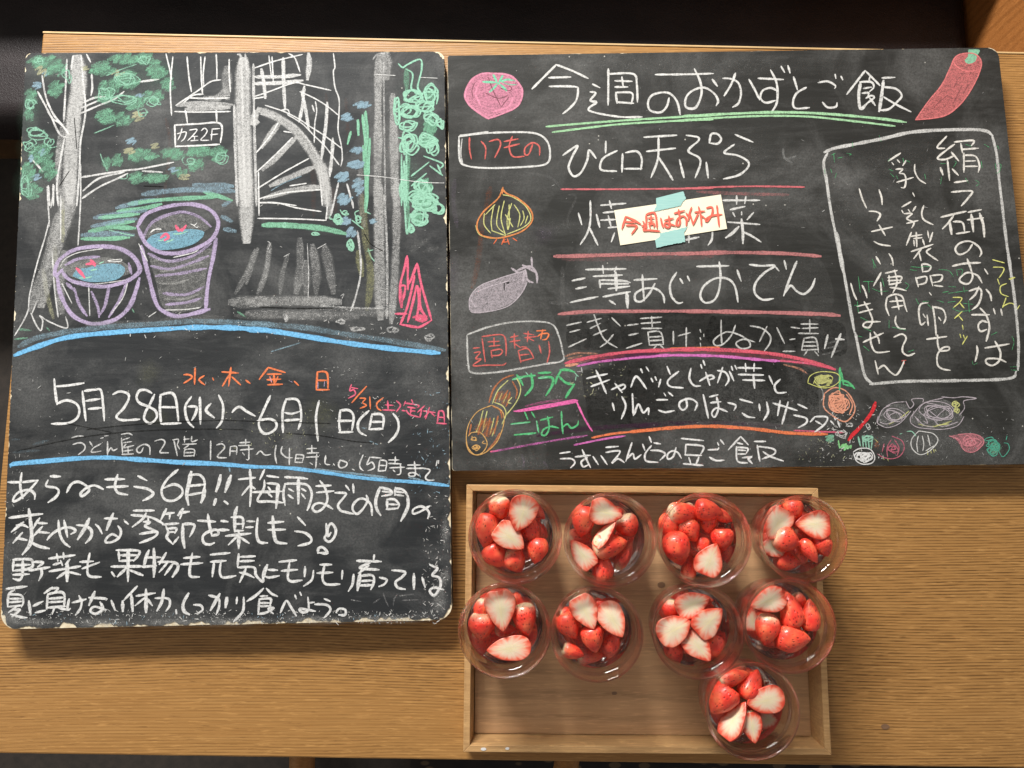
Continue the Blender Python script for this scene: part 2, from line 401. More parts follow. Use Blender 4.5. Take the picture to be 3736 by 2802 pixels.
# bench beyond the table
SZ = -0.33
yf = P(60, 432, SZ).y; yb = P(900, 75, SZ).y
xr = P(3562, 200, SZ).x
bench = empty('bench', (-0.2, yf + .15, FZ), 'dark leather bench seat in shade beyond the table', 'bench')
x0 = -1.6
def softbox(name, x0, x1, y0, y1, z0, z1, rad, mat, parent):
    v, f = prism([(x0, y0), (x1, y0), (x1, y1), (x0, y1)], z0, z1)
    o = mesh(name, v, f, mat, parent); bevel(o, rad, 5)
    o.data.polygons.foreach_set('use_smooth', [True] * len(o.data.polygons))
    return o
softbox('seat', x0, xr - .002, yf, yb + .30, SZ - .10, SZ, .03, M['leather'], bench)
softbox('shading_backrest', x0, xr - .002, yb + .06, yb + .16, SZ + .001, SZ + .15, .03, M['leather'], bench)  # unseen; added and kept low so its shadow darkens seat and partition
v, f = prism([(x0, yf + .02), (xr - .002, yf + .02), (xr - .002, yf + .05), (x0, yf + .05)], SZ - .20, SZ - .101)
mesh('front_rail', v, f, M['plinth'], bench)
for xx in (x0 + .1, -0.4, xr - .1):
    v, f = prism([(xx, yf + .025), (xx + .05, yf + .025), (xx + .05, yf + .075), (xx, yf + .075)], FZ, SZ - .201)
    mesh('leg', v, f, M['plinth'], bench)
# wooden partition closing the bench on the right
v, f = prism([(xr, yf + .0), (xr + .03, yf + .0), (xr + .03, yb + .6), (xr, yb + .6)], FZ, 0.35)
# it stops behind the table's far edge
ylim = tl.y - .02 + (xr - tl.x) * (dir_t.y / dir_t.x)
v, f = prism([(xr, ylim + .035), (xr + .03, ylim + .035), (xr + .03, yb + .6), (xr, yb + .6)], FZ, 0.42)
o = bevel(mesh('wooden_partition', v, f, M['panel']), .002)
tag(o, 'orange brown wooden partition at the right end of the dark bench', 'partition')

# chair pushed in at the near side: only its slim posts show
def tube(name, pts, rad, mat, parent, n=14):
    vs, fs = [], []
    for i, p in enumerate(pts):
        p = Vector(p)
        t = (Vector(pts[min(i + 1, len(pts) - 1)]) - Vector(pts[max(i - 1, 0)])).normalized()
        u = t.orthogonal().normalized(); w = t.cross(u)
        r_ = rad[i] if isinstance(rad, (list, tuple)) else rad
        for k in range(n):
            a_ = 2 * math.pi * k / n
            vs.append(p + (u * math.cos(a_) + w * math.sin(a_)) * r_)
    for i in range(len(pts) - 1):
        for k in range(n):
            fs.append((i * n + k, i * n + (k + 1) % n, (i + 1) * n + (k + 1) % n, (i + 1) * n + k))
    fs.append(tuple(range(n))[::-1]); fs.append(tuple(range((len(pts) - 1) * n, len(pts) * n)))
    return mesh(name, vs, fs, mat, parent, True)
zc = -0.26
p1 = P(1103, 2760, zc); p2 = P(1985, 2800, zc)
chair = empty('chair', (p1.x + .15, p1.y - .2, FZ), 'wooden chair with round pale rails tucked against the near table edge', 'chair')
tube('rail', [(p1.x, p1.y + .10, zc), (p1.x, p1.y - .30, zc)], .0165, M['chair'], chair)
tube('rail', [(p2.x + .05, p2.y + .10, zc - .01), (p2.x - .03, p2.y - .30, zc - .01)], .0165, M['chair'], chair)
for (xx, yy) in ((p1.x, p1.y + .10), (p1.x, p1.y - .30), (p2.x + .05, p2.y + .10), (p2.x - .03, p2.y - .30)):
    tube('leg', [(xx, yy, FZ), (xx, yy, zc + .02)], [.012, .018], M['chair'], chair)
v, f = prism([(p1.x + .017, p1.y - .30), (p2.x - .04, p2.y - .30), (p2.x - .0, p2.y - .1), (p1.x + .017, p1.y - .1)], zc + .02, zc + .04)
bevel(mesh('seat', v, f, M['leather'], chair), .006)
q0, q1 = P(1500, 2775, FZ), P(3300, 2790, FZ)
v, f = prism([(q0.x, q1.y - .5), (q1.x, q1.y - .5), (q1.x, q0.y + .25), (q0.x, q0.y + .25)], FZ + .001, FZ + .009)
tag(mesh('floor_mat', v, f, M['mat']), 'dark patterned mat on the floor below the near table edge', 'mat')

# ---------------------------------------------------------------- blackboards
BZ = 0.0225
def rounded(quad, rad, inset=0.0, jit=None, step=0.004):
    """outline of a quad with rounded corners; jit(side, t) = extra inset in metres"""
    c = sum(quad, Vector((0, 0, 0))) / 4
    pts = []
    n = len(quad)
    lines = []
    for i in range(n):
        p, q = quad[i], quad[(i + 1) % n]
        nn = Vector((-(q - p).y, (q - p).x, 0)).normalized()
        if (c - p).dot(nn) < 0: nn = -nn
        lines.append((p + nn * inset, (q - p).normalized(), nn))
    cs = [cross2(lines[i - 1][0], lines[i - 1][1], lines[i][0], lines[i][1]) for i in range(n)]
    for i in range(n):
        p, q = cs[i], cs[(i + 1) % n]
        r0, r1 = rad[i], rad[(i + 1) % n]
        u = (q - p).normalized(); prev = (cs[i - 1] - p).normalized()
        nn = lines[i][2]
        for k in range(7):      # corner arc
            t = k / 7 * math.pi / 2
            ctr = p + u * r0 + prev * r0
            pts.append((ctr - u * r0 * math.cos(t) - prev * r0 * math.sin(t) if False else ctr + (-u) * r0 * math.cos(t) + (-prev) * r0 * math.sin(t), 4 + i, 0, (ctr - p).normalized()))
        Ln = (q - p).length - r0 - r1
        m_ = max(2, int(Ln / step))
        for k in range(m_):
            t = k / m_
            pts.append((p + u * (r0 + Ln * t), i, t, nn))
    out = []
    for pt, side, t, nn in pts:
        e = jit(side, t, pt) if jit else 0.0
        out.append(pt + nn * e)
    return out

def make_board(quadpx, rad, label, mat, chips, seed):
    quad = [P(x, y, BZ) for x, y in quadpx]
    c = sum(quad, Vector((0, 0, 0))) / 4
    e = empty('blackboard', (c.x, c.y, 0.0), label, 'blackboard')
    body = rounded(quad, rad, 0.0, lambda s, t, p: 0.0006 * (mnoise.noise(Vector((p.x * 60, p.y * 60, seed))) + .5))
    vv, ff = prism(body, 0.0004, BZ)
    mid = [1 if i >= 2 else 0 for i in range(len(ff))]
    mesh('core', vv, ff, [M['core'], M['side']], e, midx=mid)
    def jit(s, t, p):
        amp, thr = chips[s % 4] if s < 4 else chips[4]
        a1 = mnoise.noise(Vector((p.x * 55, p.y * 55, seed + 3))) + .5 * mnoise.noise(Vector((p.x * 220, p.y * 220, seed)))
        a2 = mnoise.noise(Vector((p.x * 420, p.y * 420, seed + 9)))
        return 0.0004 + max(0.0, (a1 - thr)) * amp + max(0, a2) * amp * .18
    face = rounded(quad, [max(.001, r_ * .95) for r_ in rad], 0.0, jit, 0.0013)
    vv, ff = prism(face, BZ + .0001, BZ + .0006)
    mesh('painted_face', vv, ff, mat, e)
    return e
# corner order TL TR BR BL; sides: top right bottom left
board_l = make_board([(93, 193), (1622, 188), (1650, 2262), (1, 2297)], [.006, .009, .014, .015],
    'portrait blackboard at left with chalk garden and staircase drawing, worn lower edge', M['board_left'],
    [(.003, .2), (.0055, .08), (.0055, -.28), (.005, .25), (.006, -.35)], 2.0)
board_r = make_board([(1632, 203), (3641, 173), (3808, 1694), (1649, 1719)], [.003, .011, .004, .003],
    'landscape blackboard at right with chalk menu lines and vegetable drawings', M['board_right'],
    [(.0015, .45), (.0012, .4), (.0012, .5), (.0012, .5), (.006, -.3)], 7.0)

# ---------------------------------------------------------------- chalk
# hand-traced strokes: O = origin and zoom of a view of the photograph, P = part, S = colour, width, cover;
# then polylines (F filled outline, Z scribble, H haze)
CHALK = """
B left
P chalk_smudge
O 0 0 2.212
S haze 40 .16
H 1250 900 380 260;H 1000 1300 300 200;H 300 700 150 400
O 900 0 2.212
H 900 600 600 350;H 1400 900 260 700
S rust 40 .16
O 0 0 2.212
1340 960 1370 1200 1310 1659
O 900 0 2.212
640 760 660 1000;800 800 820 1100
O 900 600 2.212
S rust 60 .15
540 0 540 420;700 200 720 420
S haze 50 .2
H 1400 1100 250 500;H 300 1500 500 100;H 1200 1560 500 100
1330 700 1480 590;1340 660 1370 640;1430 700 1540 670;1500 1150 1480 1230
O 0 1300 2.4578
S yellow 30 .18
H 1330 150 120 130;H 1400 540 150 90
S haze 60 .17
H 300 450 180 300;H 1800 250 500 200
S paleblue 30 .22
300 790 430 755;120 860 250 850 350 845;110 745 170 745
O 800 1300 2.4578
S yellow 30 .2
H 900 500 170 200;H 620 710 60 50
S haze 60 .25
H 1200 150 180 130;H 1900 300 160 300;H 1950 600 120 200;H 1300 650 100 80
S paleblue 14 .5
1950 810 1975 790;1280 640 1320 650;1350 760 1420 790
O 0 1700 2.4578
S haze 60 .5
H 300 1400 350 45;H 900 1405 380 50;H 1500 1400 400 50;H 2000 1400 300 55;H 100 1350 150 80
S haze 60 .25
H 800 260 220 80
O 800 1700 2.4578
S haze 60 .5
H 300 1385 300 40;H 900 1380 380 45;H 1500 1370 400 50;H 1970 1240 110 130;H 2030 600 55 200;H 2020 1000 80 100;H 1980 1120 60 100
S white 14 .3
1615 1165 1740 1150;1640 1205 1780 1200;1470 1140 1490 1200 1515 1255;1560 1250 1570 1190 1600 1150;1180 1200 1270 1215;1380 1230 1440 1190
S white 10 .6
1820 1310 1840 1330 1850 1310;1890 1240 1920 1230 1900 1260;1950 1230 1980 1250
P chalk_tree|pale grey chalk tree trunk with white branches
O 0 0 2.212
S grey 175 .66
625 450 635 700 600 900 585 1100 570 1300 560 1640
S grey 80 .45
510 1000 480 1200 470 1450 480 1640;540 1050 600 1300
O 0 600 2.212
S grey 170 .5
565 40 550 300 500 500 440 700 370 950 330 1150
S grey 110 .42
470 400 400 700 300 1000 250 1180;520 700 480 1000 500 1200
S paleyellow 50 .42
350 850 380 1050 430 1240;505 280 505 620;440 650 450 950
O 0 0 2.212
S white 22 .72
655 450 670 650 690 900 650 1150 640 1400 620 1659;590 450 575 560
305 740 370 860 420 950 500 1010 560 1090;340 610 370 780 430 920 510 1020 550 1080
540 480 530 700 515 980;410 930 480 1080 550 1110;520 1120 490 1280 460 1480 470 1659
670 830 760 790 850 780;660 870 800 810;650 915 800 850 920 800 1000 740;1130 660 1280 640
740 600 745 700 735 770;700 440 730 500
660 1430 850 1400 1020 1375 1150 1360 1400 1310;670 1540 800 1440 1000 1390;665 1600 800 1510 950 1440 1030 1400;1150 1380 1310 1390
250 1280 300 1330 340 1380;390 1500 400 1659;430 1490 430 1659;490 1580 490 1659
O 0 600 2.212
S white 16 .7
400 450 360 600 300 800 240 1050 220 1200 110 1380;250 1200 290 1290 330 1340 345 1260 320 1220 400 1270 540 1320 530 1230
420 700 440 1000 470 1230;490 260 490 600;650 0 650 300 630 650;380 180 400 500;440 170 410 350;300 1100 260 1200
P chalk_foliage|green chalk leaves around the drawn tree
O 0 0 2.212
S green 130 .2
H 430 560 200 140;H 250 900 110 260;H 320 1200 190 180;H 260 1450 170 200;H 1050 560 330 160;H 1320 620 150 200;H 1000 800 300 140;H 920 950 180 100;H 1200 1280 420 110;H 1650 1260 200 90;H 1200 1430 260 60
S green 60 .42
Z 300 500 90 50 6;Z 440 530 110 100 9;Z 450 720 70 90 7;Z 250 780 60 80 6;Z 230 930 50 70 5;Z 330 1240 110 90 8;Z 220 1400 55 120 7;Z 390 1370 70 100 7;Z 260 1540 80 80 6
Z 820 560 120 60 7;Z 1000 480 150 50 8;Z 1160 470 90 50 6;Z 880 700 110 70 7;Z 1030 650 130 90 9;Z 1260 570 110 90 9;Z 1360 680 70 60 6;Z 1240 780 110 60 7;Z 850 790 90 50 6;Z 1080 830 120 60 6
Z 860 940 110 70 8;Z 1000 960 90 60 6;Z 860 1320 35 60 5;Z 945 1300 50 55 5;Z 1150 1250 150 50 8;Z 1400 1240 130 50 8;Z 1600 1220 120 50 7;Z 1760 1240 80 70 6;Z 1580 1330 90 55 7;Z 1100 1440 70 55 6;Z 1260 1440 130 45 7;Z 1460 1390 80 40 5
S mint 14 .6
Z 300 1070 100 60 9;Z 240 1180 70 60 7;Z 410 1150 50 50 5;Z 320 490 50 40 5;Z 210 1500 60 100 7;Z 1010 640 110 60 9;Z 860 750 80 60 8;Z 1160 480 60 50 7;Z 1000 800 120 50 8;Z 1240 820 70 50 6;Z 540 600 40 80 5;Z 1780 1270 60 60 6;Z 1530 1300 60 50 5;Z 1150 900 50 50 5;Z 250 840 50 50 6
760 1075 850 1040 920 1010;810 1240 830 1300 870 1380;860 610 980 560 1100 520;960 1440 1020 1440 1030 1400
S paleyellow 30 .55
Z 330 580 60 60 5;Z 950 590 60 30 4;Z 1110 940 60 50 6;Z 1040 1220 60 30 5;Z 1250 1180 40 30 4;Z 690 550 30 25 3;Z 1030 420 0 0 1;Z 1480 1430 60 30 4
S paleblue 28 .6
Z 300 690 50 35 5;Z 1060 1140 50 35 5;Z 340 1230 35 35 4;Z 1400 1370 45 22 4;Z 1130 770 45 14 3;Z 370 590 30 30 3;Z 250 1280 25 30 3;Z 290 1430 50 30 4
P chalk_hedge|blue and green chalk strokes behind the drawn pots
O 0 600 2.212
S paleblue 66 .5
1560 165 1880 175;1150 240 1500 205 1900 215;940 350 1150 300 1300 290;760 430 1000 400 1180 370;740 500 900 470 1100 440;660 570 850 560 1080 570;1790 420 1870 460;1810 520 1900 540;1800 330 1860 300
S green 48 .72
1040 320 1300 285 1750 262;1650 220 1870 290;950 380 1180 350 1300 320;800 430 1120 400;860 490 1080 460;720 540 900 510 1090 515;660 600 850 600 1040 590
S mint 14 .7
880 530 1000 560 1080 575;800 425 1000 420;1560 280 1680 250
O 900 600 2.212
S green 62 .75
130 490 300 490 600 515 800 560
S mint 14 .8
Z 730 440 50 40 6;Z 300 490 20 30 4;Z 560 560 40 15 4;Z 840 660 35 50 6;Z 790 390 40 25 5;980 680 1000 740 1030 780;970 700 1020 690
P chalk_pot|lavender chalk pot, small and round with ribs
O 0 600 2.212
S haze 60 .45
F 530 830 640 770 850 750 1000 790 1060 860 1000 900 760 940 560 900
S paleblue2 30 .68
F 585 900 620 850 720 830 860 800 980 810 1010 860 960 920 860 945 700 945
S lavender 46 .7
500 850 450 900 445 850 480 770 600 690 780 662 950 675 1070 740 1130 840 1090 900 1000 950 850 985 700 970 560 930 500 860
460 900 490 1050 570 1200 680 1270 800 1285 950 1240 1060 1120 1125 920
S lavender 34 .6
600 1000 640 1130 700 1220;740 1030 790 1150 800 1230;880 980 850 1130 810 1210;1020 960 960 1100 880 1230;540 960 600 1020;1040 800 1060 880;530 810 640 760 800 745
S white 12 .7
490 820 530 760 640 710 830 680;715 960 725 1220;500 960 580 1120;1030 960 990 1080 900 1200;580 955 760 965 1040 930
S pink 38 .95
620 840 650 870 680 910;700 805 745 800 765 815;735 775 765 800
S mint 16 .9
735 855 780 845;800 800 835 785;640 915 700 915 740 905
S white 9 .9
870 775 920 770 980 765 975 780 900 785 870 775
P chalk_pot|tall lavender chalk pot with hoops
S haze 60 .4
F 1140 590 1250 460 1450 400 1620 440 1700 500 1600 560 1400 620
F 1200 740 1450 770 1710 680 1660 900 1630 1150 1340 1170 1260 950
S paleblue2 30 .68
F 1165 640 1230 570 1380 540 1520 520 1650 545 1600 620 1480 670 1290 690
S lavender 46 .7
1110 500 1180 400 1350 340 1550 322 1700 370 1762 470 1720 590 1600 670 1450 715 1300 710 1180 640 1110 500
1140 660 1200 900 1260 1120 1330 1190 1450 1225 1690 1170;1745 600 1720 750 1680 950 1660 1170
S lavender 34 .55
1150 600 1240 460 1450 385 1600 420 1700 500;1200 720 1350 780 1550 740 1700 640;1220 820 1400 840 1680 740;1260 900 1450 880 1660 840;1320 1040 1500 1050 1640 990;1340 1130 1500 1115 1620 1080
S haze 26 .55
1290 960 1420 960 1520 930;1330 1085 1480 1085 1600 1050;1300 860 1400 850 1640 790;1250 770 1400 780
S white 12 .75
1330 1175 1500 1170 1615 1155;1400 750 1550 715 1600 690;1120 640 1190 780;1200 1230 1260 1190
S pink 34 .95
1300 590 1340 560 1360 590 1330 610;1420 495 1445 535 1465 520;1500 495 1470 535
S mint 15 .9
1400 560 1450 560 1510 540;1340 630 1400 605;1280 615 1320 610
S white 9 .9
1215 550 1240 525 1300 525 1270 515 1215 550;1540 480 1570 490 1590 470;1560 490 1590 510 1600 500
P chalk_staircase|white chalk house front with posts and a curved staircase
O 0 0 2.212
S grey 175 .7
1965 470 1960 900 1975 1300 1985 1659
O 0 600 2.212
1985 40 1990 400 1990 630
O 0 0 2.212
S white 30 .45
1995 470 2000 900 2010 1300 2020 1640;1940 480 1930 1000 1945 1640
S white 30 .6
1920 440 1950 500 1960 1000 1980 1650;2045 520 2050 900 2070 1659;1890 850 1900 1250 1915 1659;1980 440 1990 560
S white 17 .85
1395 460 1375 700 1385 930;1510 460 1525 620 1545 740;1620 460 1625 620 1635 760;1655 460 1640 600 1645 700;1745 440 1750 540 1750 640;1850 480 1850 600 1860 740;1340 430 1370 560 1385 640
1410 900 1600 905 1860 900;1420 850 1600 730 1700 660 1780 645;1480 830 1560 770 1640 760;1520 790 1700 795 1850 790
S grey 60 .6
1430 850 1600 835 1870 845;1500 880 1850 870
S grey 110 .42
1830 540 1835 800;1850 700 1760 790 1650 790
S white 26 .5
1600 800 1850 770;1500 855 1860 860
S white 20 .9
1495 890 1505 940 1512 990;1745 890 1750 980
1410 1010 1600 1000 1780 1000 1780 1150;1410 1010 1413 1100 1415 1185;1415 1182 1600 1175 1770 1165
O 900 0 2.212
S white 60 .7
500 420 505 520 490 640
S white 44 .7
295 470 300 700 310 880;70 620 250 620 430 605;60 675 250 670 450 650;120 560 140 680 150 790
S white 16 .85
60 550 240 490 450 440;180 450 190 540 200 620;205 460 210 560 215 660;60 780 180 740 380 670 480 685 680 730;340 430 390 470 430 580;60 795 160 780;280 890 330 885 345 915
S white 15 .8
700 420 712 540 700 580 712 700 745 800 745 920 738 1050 765 1180 772 1280 760 1340
430 740 540 790 640 850 740 930;150 850 300 900 420 960 510 1020 620 1090 770 1200;330 925 450 1000 540 1090 640 1190 745 1330;555 820 565 900 550 1000 545 1150;530 850 545 900
S white 38 .7
465 700 450 850 425 980;445 740 475 880 500 1040;650 830 640 1000 620 1150 605 1280;695 1120 690 1240 670 1420
S grey 105 .64
90 880 250 950 380 1040 480 1160 560 1280 610 1400 640 1560 650 1659;80 900 50 1000 90 980
S white 22 .5
110 920 300 960 430 1050 540 1200 600 1350 620 1500
S grey 70 .6
265 990 190 1090 120 1190;400 1110 270 1240 130 1370;540 1350 350 1430 190 1500;580 1510 350 1540 140 1600
S white 16 .88
255 990 180 1110 80 1230;300 1060 360 1070;370 1110 220 1260 85 1385;500 1280 300 1390 90 1520;600 1530 350 1550 150 1590 95 1610;100 1635 250 1640 400 1659;480 1480 350 1500
O 900 600 2.212
100 310 250 310 400 350 600 380;90 435 400 440 640 452;95 60 98 240 100 410;640 200 650 330 640 450;580 0 600 200 610 330
S grey 80 .5
620 0 640 150 620 330;660 150 670 300 660 430
S white 22 .7
740 150 710 280 680 410;810 160 830 230 845 290;850 290 860 350
S paleblue 14 .5
200 210 300 150 440 95;200 1510 430 1440
S white 20 .92
O 0 0 2.212
P chalk_writing|white chalk cafe floor sign lettering
S white 13 .97
1430 1080 1500 1065 1490 1115 1465 1140;1470 1035 1455 1090 1435 1130
1530 1050 1590 1045 1560 1090 1515 1135;1545 1102 1595 1100;1572 1102 1568 1132;1540 1136 1598 1132
1625 1055 1650 1035 1672 1055 1655 1090 1622 1130 1685 1132
1712 1050 1705 1130;1710 1042 1772 1038;1700 1088 1758 1082
P chalk_column|grey chalk column beside the vine
O 900 0 2.212
S grey 95 .5
1065 450 1060 800 1060 1200 1050 1659;1180 760 1190 1200 1200 1659
S grey 190 .5
1115 430 1115 640
S white 20 .45
1020 480 1050 440 1110 430;1105 500 1110 1000 1120 1640
O 900 600 2.212
S grey 120 .5
1065 130 1070 600 1075 1000 1080 1250
S grey 90 .5
1210 130 1210 500 1195 900 1165 1280
S white 26 .5
1110 250 1130 600 1135 1000 1130 1240
P chalk_vine|mint green chalk vine climbing the right edge
O 900 0 2.212
S green 130 .24
H 1380 850 190 330;H 1440 1120 150 180;H 1330 1450 130 260;H 1430 1600 130 120
S green 60 .5
1290 560 1290 730;Z 1480 1020 60 100 8;Z 1450 1130 60 60 6;1300 1240 1290 1659;Z 1420 1590 110 70 9;Z 1480 760 50 50 5
O 900 600 2.212
1290 0 1290 300 1310 540;Z 1420 200 80 90 8;Z 1450 320 90 70 8;Z 1380 430 50 80 6
O 900 0 2.212
S mint 20 .88
1225 515 1260 545 1300 520 1400 480 1412 560 1380 700 1400 745 1330 720 1340 600 1290 560
Z 1340 780 90 60 9;Z 1480 760 70 80 10;Z 1310 900 90 70 11;Z 1440 860 90 60 9;Z 1210 900 30 120 7;Z 1300 1010 80 50 8;Z 1490 950 70 60 8;Z 1560 1000 50 50 6;Z 1310 1140 80 90 11;Z 1460 1140 90 70 10;Z 1510 1190 60 60 6;Z 1270 1180 50 70 6
1250 1250 1250 1659;1290 1250 1290 1659;1270 1300 1275 1600;1430 1260 1580 1320 1560 1360;1480 1340 1580 1415;1330 1420 1470 1310;1540 1330 1570 1400;1330 1500 1450 1400;1500 1500 1480 1540 1330 1570
Z 1400 1600 110 60 12;Z 1270 1560 40 80 7;1400 1560 1490 1600 1530 1659
O 900 600 2.212
Z 1420 180 80 60 9;Z 1430 310 110 80 14;Z 1550 360 60 60 9;Z 1400 430 80 80 11;1250 0 1270 250 1290 560;1280 0 1290 300;1320 400 1300 560;Z 1330 520 35 40 6
P chalk_shrub|blue and green chalk shrub left of the column
O 900 0 2.212
S paleblue 40 .6
Z 930 850 80 30 6;Z 810 950 60 35 6;Z 890 1210 60 30 6;Z 880 1330 70 40 7;Z 770 1430 65 50 8;Z 900 1500 50 90 7;Z 790 1600 70 40 6
O 900 600 2.212
Z 780 300 60 40 6;Z 800 460 50 40 6;Z 850 550 50 50 6;Z 1020 460 30 20 3
S olive 80 .45
930 250 960 600 1000 900 970 1170;900 700 930 900
S haze 60 .35
920 0 920 300 950 500
S white 22 .6
895 540 920 760 915 920 870 1100 840 1180
O 900 0 2.212
S green 30 .85
960 900 975 1100 950 1280;900 970 900 1090;935 930 960 1180 980 1400;940 1180 965 1500;995 1120 980 1400 970 1659;840 1065 815 1160
S mint 14 .7
890 970 910 1090;950 910 960 1150;990 1130 990 1400
O 900 600 2.212
S green 40 .8
970 0 965 200 960 380
S mint 14 .8
Z 740 450 40 40 6;Z 900 440 40 50 7;850 450 940 520;960 380 1000 400;Z 840 650 25 50 5
P chalk_cone|pink chalk pair of pointed cones
O 900 600 2.212
S pink 26 .95
1295 740 1270 850 1240 970 1235 1100;1298 750 1300 880 1302 1010;1240 980 1280 985 1265 1090;1375 800 1330 920 1305 970;1355 900 1320 1060 1290 1170 1240 1290;1378 805 1405 950 1440 1080 1490 1250;1240 1290 1350 1310 1400 1310 1490 1260;1370 980 1340 1120 1300 1270;1400 1000 1400 1150 1450 1230;1200 1205 1290 1205;1380 980 1390 1120 1370 1250
S pink 40 .7
Z 1400 1240 70 35 9;1240 1000 1250 1150
P chalk_ground|grey chalk ground with pale palings
O 900 600 2.212
S grey 130 .42
0 1110 350 1100 760 1110
S grey 100 .33
0 1200 350 1210 700 1190 1100 1200 1180 1240;300 1220 900 1230
S grey 60 .34
70 690 20 880 0 960;180 650 160 850 110 1020;330 740 290 880 270 1040
S grey 100 .36
430 600 430 850 400 1040;530 650 560 850 560 1040;630 660 670 850 700 1040;480 780 480 1040
S white 10 .6
490 640 500 900 495 1090;170 620 190 640 170 690;300 745 345 720;570 680 640 640;760 1060 785 1045 770 1080
S white 20 .45
Z 320 1240 20 30 4;Z 760 1270 40 20 4;Z 890 1330 60 20 5;Z 1190 1340 50 30 5;Z 1470 1400 50 30 5;600 1140 900 1160 1100 1160
O 0 600 2.212
S grey 60 .34
2080 680 1990 880 1900 1040;2180 640 2150 850 2080 1040
S grey 120 .4
1850 1110 2212 1110
S haze 70 .3
1900 1220 2212 1230;1300 1260 1800 1240;700 1290 1200 1280
S green 24 .5
150 1330 250 1340;120 1410 220 1400;380 1320 400 1340;1070 1170 1080 1190;1920 1190 1980 1230
P chalk_line|thick sky blue chalk curve under the drawing
O 0 600 2.212
S paleblue 60 .42
150 1470 300 1400 550 1350 900 1310 1300 1285 1600 1265 2212 1290
S sky 52 .97
118 1540 300 1470 550 1395 900 1357 1300 1330 1600 1315 1900 1320 2200 1340
O 900 600 2.212
S sky 52 .97
-10 1330 200 1345 400 1375 800 1440 1200 1490 1555 1522
S paleblue 60 .42
0 1290 400 1310 800 1370 1200 1430 1600 1500
P chalk_line|sky blue chalk curve under the opening hours
O 0 1300 2.4578
S sky 50 .97
95 985 120 965 400 940 700 915 950 908 1200 922 1600 950 1900 962 2212 985
O 800 1300 2.4578
S sky 42 .95
180 982 300 990 600 1000 900 1035 1200 1080 1500 1110 1800 1130 2055 1160
S paleblue 24 .6
850 1010 1200 1050 1500 1085;1700 1085 1830 1115;90 1000 95 1030
P chalk_writing|orange weekday letters above the date
O 0 1300 2.4578
S orange 22 .97
1650 165 1695 165 1722 190 1650 240;1750 105 1745 250;1830 175 1785 210 1835 255;1907 195 1915 212
O 800 1300 2.4578
25 140 170 150;105 100 95 180 85 265;90 165 30 265;115 185 190 255;240 215 275 242;440 100 360 205;440 100 590 145;430 160 555 160;490 160 495 250;430 210 550 205;435 255 565 250;455 185 470 235;525 185 505 235;675 225 710 260;880 140 870 300;880 140 965 150 975 295;880 215 965 215;875 300 985 300
S lavender 9 .8
95 180 88 262;640 225 655 232;885 230 885 290;945 225 940 270;455 190 470 230
P chalk_writing|pink and orange closing day note beside the date
S pink 18 .92
1185 255 1170 310 1205 300 1220 340 1160 375;1185 280 1240 290;1510 400 1515 480;1490 435 1560 440;1465 480 1575 485;1590 400 1625 440 1590 495;1725 390 1735 415;1670 405 1655 440;1670 420 1790 440 1775 460;1690 455 1755 465;1720 460 1715 515;1715 488 1755 492;1680 485 1705 520 1790 545;1640 485 1670 490;1840 445 1780 500;1815 475 1800 545;1830 490 1935 505;1885 460 1870 500 1850 560;1880 500 1840 545;1890 495 1930 535;1970 490 1955 595;1970 490 2010 500 2020 600;1965 545 2015 550;1950 598 2035 605
S orange 18 .95
1320 270 1255 340 1190 415;1262 375 1312 380 1285 415 1320 440 1265 465;1350 365 1355 470;1470 372 1415 420 1420 465 1450 485
P chalk_writing|large white chalk date line
O 0 1300 2.4578
S white 29 .97
487 205 495 300 512 430;500 270 620 260 750 240;512 425 600 395 690 430 712 500 680 565 600 600 465 605
740 315 755 450 770 575;760 310 850 300 905 305 925 430 935 575;770 400 895 382;795 472 910 462
1015 340 1075 315 1145 335 1155 380 1110 465 1045 540 1100 572 1250 565
1360 330 1310 303 1250 310 1225 370 1255 420 1330 450 1395 490 1405 550 1350 600 1295 565 1305 500 1345 430 1385 345
1440 345 1435 480 1445 600;1440 345 1540 330 1580 400 1600 580;1445 455 1585 458;1450 605 1620 600
1715 365 1665 440 1665 520 1690 590 1735 635;1690 450 1760 455 1755 510 1720 575;1793 370 1798 605;1890 425 1848 485 1920 550;1962 350 1998 430 2000 520 1985 590 1945 640
O 800 1300 2.4578
118 500 150 465 190 455 240 490 320 535
458 355 400 480 355 600 385 680 440 692 505 650 510 595 450 562 345 578
600 385 568 500 572 680;600 385 690 385 725 440 735 560 710 650;590 505 650 515 720 495;590 575 730 565
895 400 868 550 885 755
1085 485 1075 600 1085 680;1085 485 1165 485 1205 540 1190 660;1065 580 1200 578;1075 682 1195 678
1340 490 1265 560 1242 620 1260 680 1315 710;1370 520 1345 650;1370 520 1450 520 1475 560 1465 650;1365 588 1465 588;1345 655 1465 650;1560 515 1600 570 1608 640 1580 710 1520 770
P chalk_writing|thinner white opening hours line between the curves
O 0 1300 2.4578
S white 18 .68
645 730 700 715 745 715;655 790 720 775 762 800 755 840 705 880;805 765 830 805;905 785 835 825 825 860 905 850;905 735 925 730;940 715 970 712
965 765 965 890;970 860 995 820 1015 845 1050 830;1090 700 1150 690 1185 705;1090 735 1100 870;1100 750 1160 730;1110 775 1180 765;1130 790 1110 820 1200 800;1150 820 1150 875;1105 850 1190 840;1095 880 1195 875
1285 820 1265 860 1235 860 1230 825 1290 790 1340 810 1345 880;1390 760 1450 745 1480 775 1435 855 1460 865 1510 865
1550 750 1600 745 1590 790;1560 755 1575 820 1590 890;1590 795 1610 830;1655 720 1655 770;1650 745 1700 740;1720 720 1720 765 1770 750;1640 790 1760 785;1690 800 1650 825;1660 830 1650 890;1660 835 1740 835 1740 895;1660 865 1735 862;1650 895 1740 890
